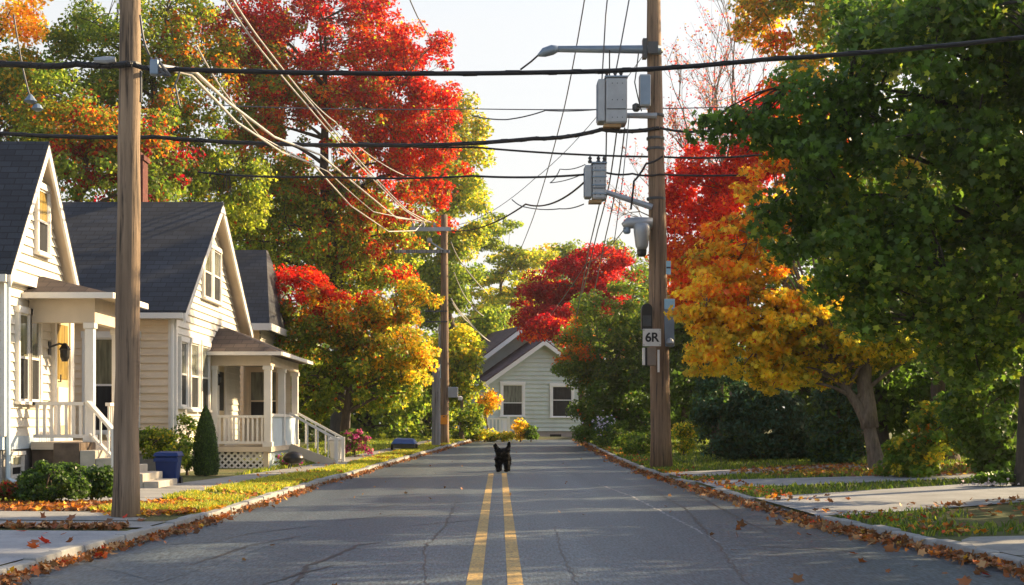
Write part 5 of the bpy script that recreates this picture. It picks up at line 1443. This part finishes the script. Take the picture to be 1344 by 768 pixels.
# ------------------------------------------------------------------ bins and yard objects
def wheelie(label, px, Y, w, h, m1, m2, cat='bin'):
    b = base_at(px, Y); root = thing('wheelie_bin', b, label, cat, 'wheelie bins')
    x, y, z = b
    m = MB(); a = w * .40; c_ = w * .5
    m.prism([(x - a, y - a, z + .03), (x + a, y - a, z + .03), (x + a, y + a, z + .03), (x - a, y + a, z + .03)], [(x - c_, y - c_, z + h), (x + c_, y - c_, z + h), (x + c_, y + c_, z + h), (x - c_, y + c_, z + h)])
    m.build('body', m1, root, bevel=.02)
    m = MB(); m.prism([(x - c_ - .03, y - c_ - .03, z + h + .002), (x + c_ + .03, y - c_ - .03, z + h + .002), (x + c_ + .03, y + c_ + .05, z + h + .002), (x - c_ - .03, y + c_ + .05, z + h + .002)],
                      [(x - c_, y - c_, z + h + .07), (x + c_, y - c_, z + h + .07), (x + c_, y + c_, z + h + .09), (x - c_, y + c_, z + h + .09)]); m.build('lid', m2, root, bevel=.015)
    m = MB(); m.box(x - c_ - .015, x + c_ + .015, y - c_ - .015, y - c_ + .01, z + h - .09, z + h - .03); m.build('rim', m2, root)
    for s in (-1, 1):
        m = MB(); m.tube([(x + s * (a - .02), y + a * .9, z + .07), (x + s * (a + .05), y + a * .9, z + .07)], .075, 12); m.build('wheel', M_BLACKP, root)
    return root
wheelie('blue lidded wheelie bin beside the concrete steps', 221, 25.2, .40, .50, M_BIN, M_BINLID)
wheelie('pale grey wheelie bin at the foot of the far porch stairs', 441, 39.5, .36, .55, M_BINW, M_BINW)
b = base_at(385, 33.3)
gr = thing('barbecue_grill', b, 'black covered kettle grill in front of the blue porch panel', 'grill')
m = MB(); m.lathe((b[0], b[1], b[2] + .12), [(.06, 0), (.2, .05), (.26, .13), (.25, .17), (.2, .25), (.05, .3)], 14); m.build('bowl', M_BLACKP, gr, smooth=True)
for a in (0.3, 2.4, 4.5):
    m = MB(); m.tube([(b[0] + .1 * math.cos(a), b[1] + .1 * math.sin(a), b[2] + .16), (b[0] + .2 * math.cos(a), b[1] + .2 * math.sin(a), b[2])], .015, 6); m.build('leg', M_METAL_D, gr)
b = base_at(530, 47.5)
tp = thing('covered_trailer', b, 'small low trailer under a blue tarp on the left lawn', 'trailer')
m = MB(); m.prism([(b[0] - .42, b[1] - .3, b[2] + .22), (b[0] + .42, b[1] - .3, b[2] + .22), (b[0] + .42, b[1] + 1, b[2] + .22), (b[0] - .42, b[1] + 1, b[2] + .22)], [(b[0] - .3, b[1] - .1, b[2] + .40), (b[0] + .34, b[1] - .1, b[2] + .38), (b[0] + .3, b[1] + .8, b[2] + .40), (b[0] - .28, b[1] + .8, b[2] + .42)]); m.build('tarp', M_TARP, tp, bevel=.04)
m = MB(); m.box(b[0] - .36, b[0] + .36, b[1] - .2, b[1] + .9, b[2] + .08, b[2] + .215); m.build('bed', M_METAL_D, tp)
for s in (-1, 1):
    m = MB(); m.tube([(b[0] + s * .38, b[1] + .3, b[2] + .11), (b[0] + s * .45, b[1] + .3, b[2] + .11)], .11, 14); m.build('wheel', M_BLACKP, tp)

# flowers for the white flowering plant
fl = thing('flower_head', W(1302, 636, 22.3), 'cluster of white and pink blossoms by the foreground trunk', 'flowers')
rng = np.random.default_rng(5)
P = np.array([W(1300, 640, 22.3)]) + rng.normal(0, 1, (60, 3)) * np.array([.2, .15, .1])
P[:, 2] = np.maximum(P[:, 2], gz(P[:, 0], P[:, 1]) + .06)
link('blossom', leaf_mesh('blossom', P, rng.normal(0, .5, (60, 3)) + [0, -1, .6], rng.normal(size=(60, 3)), np.full(60, .05), np.tile([[.75, .62, .62]], (60, 1)), 'lobed'), M_FLOWER_P, fl)
P = np.array([W(795, 558, 50.8)]) + rng.normal(0, 1, (90, 3)) * np.array([.25, .15, .17])
fl = thing('flower_head', W(795, 560, 50.8), 'pale lilac blossoms under the dark tree by the right kerb', 'flowers')
link('blossom', leaf_mesh('blossom', P, rng.normal(0, .5, (90, 3)) + [0, -1, .6], rng.normal(size=(90, 3)), np.full(90, .09), np.tile([[.7, .68, .8]], (90, 1)), 'lobed'), M_FLOWER_P, fl)

# ------------------------------------------------------------------ the dog
def skin_mesh(name, joints, edges, root_i, sub=2):
    me = bpy.data.meshes.new(name + '_cage')
    me.from_pydata([j[0] for j in joints], edges, [])
    o = bpy.data.objects.new(name + '_cage', me); COL.objects.link(o)
    sk = o.modifiers.new('s', 'SKIN'); sk.use_smooth_shade = True
    sv = me.skin_vertices[0].data
    for i, j in enumerate(joints):
        r = j[1]; sv[i].radius = r if isinstance(r, tuple) else (r, r)
        sv[i].use_root = (i == root_i)
    sb = o.modifiers.new('d', 'SUBSURF'); sb.levels = sub; sb.render_levels = sub
    dg = bpy.context.evaluated_depsgraph_get()
    out = bpy.data.meshes.new_from_object(o.evaluated_get(dg))
    out.name = name
    bpy.data.objects.remove(o)
    return out

db = np.array([(660.5 - CX) / F * 34.3, 34.3, float(rz(34.3)) + .0])
J = [((0, .30, .36), .135), ((0, .12, .37), (.14, .15)), ((0, -.06, .36), (.155, .165)), ((0, -.20, .36), (.17, .16)), ((0, -.28, .43), .15), ((.0, -.33, .485), (.155, .13)), ((0, -.41, .465), (.085, .07)), ((0, -.47, .45), (.06, .05)),
     ((-.115, -.18, .27), .095), ((-.11, -.20, .16), .075), ((-.105, -.19, .05), .058), ((-.105, -.24, .025), (.058, .03)),
     ((.105, -.18, .27), .095), ((.10, -.22, .16), .075), ((.095, -.22, .05), .058), ((.095, -.27, .025), (.058, .03)),
     ((-.10, .30, .27), .085), ((-.11, .24, .18), .06), ((-.10, .36, .11), .036), ((-.10, .32, .03), .036), ((-.10, .27, .022), (.04, .024)),
     ((.10, .30, .27), .085), ((.11, .25, .18), .06), ((.10, .37, .11), .036), ((.10, .33, .03), .036), ((.10, .28, .022), (.04, .024)),
     ((0, .44, .42), .035), ((.03, .52, .48), .025), ((.05, .55, .55), .014),
     ((-.125, -.31, .53), .066), ((-.165, -.30, .61), .050), ((-.18, -.30, .68), .026),
     ((.125, -.31, .53), .066), ((.155, -.30, .62), .046), ((.165, -.30, .72), .014)]
E = [(0, 1), (1, 2), (2, 3), (3, 4), (4, 5), (5, 6), (6, 7), (3, 8), (8, 9), (9, 10), (10, 11), (3, 12), (12, 13), (13, 14), (14, 15), (0, 16), (16, 17), (17, 18), (18, 19), (19, 20), (0, 21), (21, 22), (22, 23), (23, 24), (24, 25), (0, 26), (26, 27), (27, 28),
     (5, 29), (29, 30), (30, 31), (5, 32), (32, 33), (33, 34)]
dogm = skin_mesh('dog', J, E, 0)
dog = bpy.data.objects.new('dog', dogm); COL.objects.link(dog); dogm.materials.append(M_FUR)
dog.location = db + np.array([0, .2, 0]); dog.rotation_euler = (0, 0, math.radians(-4))
tag(dog, 'black prick eared dog standing on the double yellow line', 'dog')
rngd = np.random.default_rng(3)
nv_ = len(dogm.vertices); vco = np.zeros(nv_ * 3, dtype=np.float32); dogm.vertices.foreach_get('co', vco); vco = vco.reshape(-1, 3)
vno = np.array([v.normal for v in dogm.vertices]); ii = rngd.integers(0, nv_, 5200)
fur = link('fur', leaf_mesh('fur', vco[ii] + rngd.normal(0, .006, (5200, 3)), np.cross(vno[ii], rngd.normal(size=(5200, 3))), vno[ii] * .55 + [0, .25, -.55] + rngd.normal(0, .25, (5200, 3)), .03 * rngd.uniform(.5, 1.3, 5200), np.zeros((5200, 3)), 'needle'), M_FUR)
fur.parent = dog
for s in (-1, 1):
    m = MB(); m.lathe((s * .05, -.425, .505), [(.004, -.012), (.012, -.004), (.012, .004), (.004, .012)], 8); e = m.build('eye', M_EYE); e.parent = dog
m = MB(); m.lathe((0, -.535, .452), [(.008, -.016), (.022, -.004), (.022, .008), (.008, .016)], 8); e = m.build('nose', M_EYE); e.parent = dog
# ------------------------------------------------------------------ road cracks
def ground_hit(px, py):
    Yq = 20.0
    for _ in range(40):
        Yq = (EYE - float(rz(Yq))) * F / max(py - CY, 4)
    return (px - CX) / F * Yq, Yq

def patch(pts, mat):
    g = [ground_hit(*p) for p in pts]
    m = MB(); m.poly([(a, b, float(rz(b)) + .0022) for a, b in g]); tag(m.build('road_patch', mat), kind='structure')

def crack(pts, w):
    random.seed(int(sum(p[0] for p in pts)))
    g = [np.array(ground_hit(*p)) for p in pts]
    P = []
    for a, b in zip(g[:-1], g[1:]):
        n = max(2, int(np.linalg.norm(b - a) / .12))
        for i in range(n): P.append(a + (b - a) * i / n + np.array([random.uniform(-.02, .02), random.uniform(-.03, .03)]))
    P.append(g[-1])
    L = []; R = []
    for i, p in enumerate(P):
        d = P[min(i + 1, len(P) - 1)] - P[max(0, i - 1)]; d /= np.linalg.norm(d) + 1e-9
        nn = np.array([-d[1], d[0]]); ww = w * random.uniform(.4, 1.2) * (math.sin(math.pi * min(.97, max(.03, i / (len(P) - 1)))) ** .4)
        z = float(rz(p[1])) + .003
        L.append((*(p + nn * ww), z)); R.append((*(p - nn * ww), z))
    V = np.array(L + R); n = len(P); i = np.arange(n - 1)
    tag(link('road_crack', np_mesh('road_crack', V, [np.stack([i, i + 1, i + 1 + n, i + n], 1)]), M_TAR), kind='structure')

M_TAR = simple('tar_seam', (.018, .018, .02), .45, .3, 6, bmp=.1)
for pts, w in [(((380, 775), (405, 742), (432, 733), (470, 716), (500, 712)), .028), (((190, 716), (280, 712), (330, 700), (420, 690)), .02), (((250, 742), (330, 716), (395, 704)), .03),
               (((440, 684), (520, 676), (600, 674)), .02), (((545, 690), (640, 681), (690, 680)), .02), (((905, 645), (960, 675), (1010, 700)), .018), (((930, 715), (1010, 718), (1130, 724)), .016),
               (((470, 668), (560, 660), (640, 658)), .012), (((345, 768), (400, 752), (440, 742)), .02), (((985, 775), (945, 718), (900, 668), (852, 640)), .014), (((560, 775), (556, 720), (585, 690), (600, 655)), .010), (((760, 775), (735, 720), (728, 690)), .012)]:
    crack(pts, w)
M_PATCH = m_asphalt(); M_PATCH.name = 'asphalt_patch'
for nd in M_PATCH.node_tree.nodes:
    if nd.type == 'VALTORGB' and abs(nd.color_ramp.elements[0].color[0] - .038) < .002:
        for e_ in nd.color_ramp.elements: e_.color = [c_ * 1.25 for c_ in e_.color[:3]] + [1]
patch([(1100, 775), (890, 640), (872, 632), (850, 640), (900, 668), (985, 775)], M_PATCH)
patch([(120, 742), (300, 702), (380, 708), (210, 765)], M_PATCH)
M_STRIPE_W = simple('worn_white_paint', (.30, .30, .31), .7, .3, 12, bmp=.2)
def wl(pts, w):
    global M_TAR
    keep = M_TAR; M_TAR = M_STRIPE_W; crack(pts, w); M_TAR = keep
wl(((780, 634), (830, 652), (880, 678), (945, 712)), .022)

# ------------------------------------------------------------------ grass
def blades(name, n, sampler, hgt, mix, seed, w=.008, lean=.5):
    rng = np.random.default_rng(seed)
    x, y = sampler(n, rng)
    z = gz(x, y)
    n = len(x)
    h = hgt * rng.uniform(.45, 1.3, n)
    a = rng.uniform(0, 2 * math.pi, n); ww = w * rng.uniform(.7, 1.5, n) * (1 + y / 40)
    dx, dy = np.cos(a), np.sin(a)
    l = rng.normal(0, lean, n) * h; l2 = rng.normal(0, lean, n) * h
    B0 = np.stack([x - dx * ww, y - dy * ww, z - .01], 1); B1 = np.stack([x + dx * ww, y + dy * ww, z - .01], 1)
    Mi0 = np.stack([x - dx * ww * .7 + l * .3, y - dy * ww * .7 + l2 * .3, z + h * .55], 1); Mi1 = np.stack([x + dx * ww * .7 + l * .3, y + dy * ww * .7 + l2 * .3, z + h * .55], 1)
    T = np.stack([x + l, y + l2, z + h], 1)
    V = np.stack([B0, B1, Mi1, Mi0, T], 1).reshape(-1, 3)
    i = np.arange(n) * 5
    c = pick(mix, n, rng)
    o = link(name, np_mesh(name, V, [np.stack([i, i + 1, i + 2, i + 3], 1), np.stack([i + 3, i + 2, i + 4], 1)], cols=np.repeat(np.clip(c, 0, 1), 5, 0)), M_BLADE)
    return tag(o, kind='stuff')

def patchy(x, y, s=1.0):
    return np.sin(x * 2.1 * s + 1.3 * np.sin(y * .9 * s)) * np.cos(y * 1.3 * s + x * .7) + .3 * np.sin(x * 7 + y * 5)

def verge_left(n, rng):
    y = 17.0 + (66 - 17.0) * rng.random(n) ** 1.5
    r = np.interp(y, [18, 27, 36, 45, 52, 60, 66], [-5.0, -4.5, -3.95, -3.5, -2.95, -2.3, -1.85]); L = roadL(y) - .14
    x = r + (L - r) * rng.random(n)
    k = (patchy(x, y) > -.4) & ~((y < 17.4) & (x < -4.7))
    return x[k], y[k]
blades('grass', 60000, verge_left, .075, dict(lime=4, lemon=3, olive=2, green=1.5, yellow=1), 1)
def lawn_left(n, rng):
    y = 19 + 55 * rng.random(n) ** 1.2
    r = np.interp(y, [18, 27, 36, 45, 52, 60, 66], [-6.5, -5.55, -4.75, -4.2, -3.6, -3.0, -2.5]) - .02
    x = r - 6.5 * rng.random(n) ** 1.3
    k = ~((x < -5.4) & (y > 24.8) & (y < 40)) & ~((x < -6.9)) & (y > 18.5)
    return x[k], y[k]
blades('grass', 42000, lawn_left, .09, dict(lime=3, olive=3, green=3, lemon=1), 2)
def lawn_right(n, rng):
    y = 9 + 58 * rng.random(n) ** 1.35
    x = roadR(y) + .16 + 9.5 * rng.random(n) ** 1.25
    k = np.ones(n, bool)
    k &= ~(y < 13.75)
    # driveways
    def inq(a, b, c, d):
        m = np.ones(len(x), bool)
        for p, q in ((a, b), (b, c), (c, d), (d, a)):
            m &= ((q[0] - p[0]) * (y - p[1]) - (q[1] - p[1]) * (x - p[0])) >= 0
        return m
    for q in ([(3.78, 16.5), (9.5, 20.2), (13.5, 27.2), (3.72, 20.8)], [(3.66, 23.8), (9.2, 25.6), (9.0, 27.4), (3.66, 26.8)], [(3.62, 28.4), (8.5, 31.6), (8.3, 33.8), (3.62, 31.2)]):
        k &= ~inq(*q)
    k &= ~((x > 4.9) & (x < 8.5) & (y > 15.0) & (y < 18.6) & (patchy(x, y) > -.4))
    return x[k], y[k]
blades('grass', 60000, lawn_right, .07, dict(green=4, olive=3, dgreen=2, lime=1), 3)

# ------------------------------------------------------------------ fallen leaves
def litter(name, n, sampler, size, mix, seed, curl=.55, kit='maple', lift=.02):
    rng = np.random.default_rng(seed)
    x, y, zz = sampler(n, rng)
    n = len(x)
    P = np.stack([x, y, zz + lift * rng.random(n) + .012], 1)
    nrm = np.array([0, 0, 1.]) + rng.normal(0, curl, (n, 3))
    nrm[:, 2] = np.abs(nrm[:, 2])
    c = pick(mix, n, rng)
    o = link(name, leaf_mesh(name, P, nrm, rng.normal(size=(n, 3)), size * rng.uniform(.6, 1.35, n), np.clip(c, 0, 1), kit), M_LITTER)
    return tag(o, kind='stuff')

MIXL = dict(rust=4, brown=7, orange=.8, orangered=.5, tan=4, scarlet=.25, amber=.5)
def gutter(side, ya, yb, wid, pw=1.5, pile=.10):
    def f(n, rng):
        y = ya + (yb - ya) * rng.random(n) ** pw
        e = roadL(y) if side < 0 else roadR(y)
        mod = .55 + .45 * np.sin(y * 1.7 + 2 * np.sin(y * .6)) * np.cos(y * .37)
        d = np.abs(rng.normal(0, wid * (.5 + .6 * mod), n)) - .02
        keep = rng.random(n) < (.12 + .88 * mod ** 1.3)
        y = y[keep]; e = e[keep]; d = d[keep]
        x = e - side * d
        z = rz(y) + pile * np.exp(-d / .12) * rng.random(len(y))
        return x, y, z
    return f
litter('fallen_leaves', 3000, gutter(-1, 10, 66, .1, 1.5, .04), .062, MIXL, 1)
litter('fallen_leaves', 4200, gutter(-1, 10, 66, .08, 1.5, .04), .045, dict(brown=6, tan=3, rust=3, orange=2), 20, 1.0, 'lobed')
litter('fallen_leaves', 4200, gutter(1, 9.5, 66, .15, 1.5, .06), .07, MIXL, 2)
litter('fallen_leaves', 6000, gutter(1, 9.5, 66, .12, 1.5, .05), .048, dict(brown=6, tan=4, rust=3, orange=1), 21, 1.0, 'lobed')
def verge_litter(side, ya, yb, wid, pw=1.5, x_off=0):
    def f(n, rng):
        y = ya + (yb - ya) * rng.random(n) ** pw
        e = (roadL(y) - .14 if side < 0 else roadR(y) + .14)
        d = x_off + np.abs(rng.normal(0, wid, n))
        x = e + side * d
        k = patchy(x, y, .8) > -.2
        x, y = x[k], y[k]
        return x, y, gz(x, y) + .02
    return f
litter('fallen_leaves', 2400, verge_litter(-1, 17, 66, .5), .06, dict(rust=3, orange=3, amber=2, brown=2, scarlet=1.4), 3)
litter('fallen_leaves', 1300, verge_litter(1, 13.8, 66, .35), .065, dict(rust=3, orange=3, amber=2, brown=3, scarlet=1.2), 4)
def disk(cx, cy, rx, ry):
    def f(n, rng):
        a = rng.random(n) * 6.283; r = rng.random(n) ** .6
        x = cx + np.cos(a) * r * rx; y = cy + np.sin(a) * r * ry
        return x, y, gz(x, y) + .012
    return f
litter('fallen_leaves', 1500, disk(8.3, 30.0, 3.4, 3.6), .08, dict(rust=4, orange=1, amber=2, brown=5), 5)
litter('fallen_leaves', 350, disk(7.0, 17.0, 2.2, 2.2), .07, dict(rust=3, brown=4, tan=2), 6)
litter('fallen_leaves', 1500, disk(-5.6, 18.3, 1.6, .9), .075, dict(rust=3, brown=3, orange=2, amber=1), 7)
litter('fallen_leaves', 500, lambda n, r: (lambda x, y: (x, y, gz(x, y) + .016))(-3.9 - 2.6 * r.random(n) ** 1.5, 14.8 + r.normal(0, .12, n)), .065, dict(brown=5, rust=3, tan=2), 8)
litter('fallen_leaves', 90, lambda n, r: (lambda x, y: (x, y, gz(x, y) + .016))(-3.9 - 4 * r.random(n), 10.5 + 6 * r.random(n)), .09, dict(scarlet=3, rust=3, brown=2), 9)
litter('fallen_leaves', 40, lambda n, r: (lambda x, y: (x, y, rz(y)))(r.uniform(-3.2, 3.4, n), 9 + 40 * r.random(n) ** 1.3), .05, dict(brown=4, tan=4, rust=2), 10)
litter('fallen_leaves', 26, lambda n, r: (lambda x, y: (x, y, rz(y)))(3.9 - np.abs(r.normal(0, .9, n)), 9.5 + 8 * r.random(n)), .09, dict(brown=4, rust=2, scarlet=.6), 11)

litter('fallen_leaves', 900, disk(-4.3, 18.2, .75, 1.8), .062, dict(amber=3, orange=3, rust=2, brown=2), 12)
# loose kerb stones on the right
for i, (px, py) in enumerate([(1052, 672), (1076, 676), (1100, 690), (1125, 690)]):
    pass

# ------------------------------------------------------------------ light, sky, camera
AZ, EL = math.radians(63), math.radians(24)
sv = Vector((math.cos(EL) * math.sin(AZ), math.cos(EL) * math.cos(AZ), math.sin(EL)))
sl = bpy.data.lights.new('sun', 'SUN'); sl.energy = 5.0; sl.angle = math.radians(.55); sl.color = (1.0, .75, .43)
so = bpy.data.objects.new('sun', sl); COL.objects.link(so); so.rotation_euler = (-sv).to_track_quat('-Z', 'Y').to_euler()
wd = bpy.data.worlds.new('World'); SC.world = wd; wd.use_nodes = True
nt = wd.node_tree; bg = nt.nodes['Background']
sky = nt.nodes.new('ShaderNodeTexSky'); sky.sky_type = 'NISHITA'; sky.sun_disc = False
sky.sun_elevation = EL; sky.sun_rotation = AZ; sky.dust_density = 3.0; sky.air_density = 1.0; sky.ozone_density = 1.0
# a bright veil of haze lies along the horizon and thins out overhead
tc = nt.nodes.new('ShaderNodeTexCoord'); sx = nt.nodes.new('ShaderNodeSeparateXYZ'); nt.links.new(tc.outputs['Generated'], sx.inputs[0])
nz = noise(nt, tc.outputs['Generated'], 2.2, 5)
veil = ramp(nt, nz, [(.3, (.96, .955, .935)), (.7, (1.0, .985, .95))])
vs = nt.nodes.new('ShaderNodeVectorMath'); vs.operation = 'SCALE'; vs.inputs[3].default_value = 3.6; nt.links.new(veil, vs.inputs[0])
amt = ramp(nt, sx.outputs['Z'], [(.0, (.95, .95, .95)), (.27, (.8, .8, .8)), (.45, (.06, .06, .06))])
mix = mixc(nt, amt, sky.outputs[0], vs.outputs[0])
nt.links.new(mix, bg.inputs['Color']); bg.inputs['Strength'].default_value = .115
HAZE = .0004
if HAZE:
    hm = bpy.data.materials.new('haze_air'); hm.use_nodes = True; hn = hm.node_tree
    for nd in list(hn.nodes):
        if nd.type == 'BSDF_PRINCIPLED': hn.nodes.remove(nd)
    pv = hn.nodes.new('ShaderNodeVolumePrincipled'); pv.inputs['Color'].default_value = (.95, .93, .9, 1); pv.inputs['Density'].default_value = HAZE; pv.inputs['Anisotropy'].default_value = .55
    hn.links.new(pv.outputs[0], hn.nodes['Material Output'].inputs['Volume'])
    hz = MB(); hz.box(-720, 720, -60, 760, -2, 32); tag(hz.build('haze', hm), kind='stuff')
cd = bpy.data.cameras.new('camera'); cam = bpy.data.objects.new('camera', cd); COL.objects.link(cam)
cam.location = (0, 0, EYE); cam.rotation_euler = (math.radians(90), 0, 0)
cd.sensor_width = 36; cd.lens = 36 * F / 1344; cd.shift_x = 17 / 1344; cd.shift_y = 171 / 1344; cd.clip_end = 2000; cd.clip_start = .1
SC.camera = cam
SC.view_settings.view_transform = 'Standard'; SC.view_settings.look = 'None'; SC.view_settings.gamma = 1; SC.view_settings.use_curve_mapping = False
SC.view_settings.exposure = 1.28
SC.cycles.use_denoising = True; SC.cycles.denoising_input_passes = 'RGB_ALBEDO_NORMAL'; SC.cycles.denoising_prefilter = 'NONE'; SC.cycles.use_adaptive_sampling = False
SC.cycles.max_bounces = 8; SC.cycles.diffuse_bounces = 4; SC.cycles.transmission_bounces = 5; SC.cycles.glossy_bounces = 3; SC.cycles.sample_clamp_indirect = 3
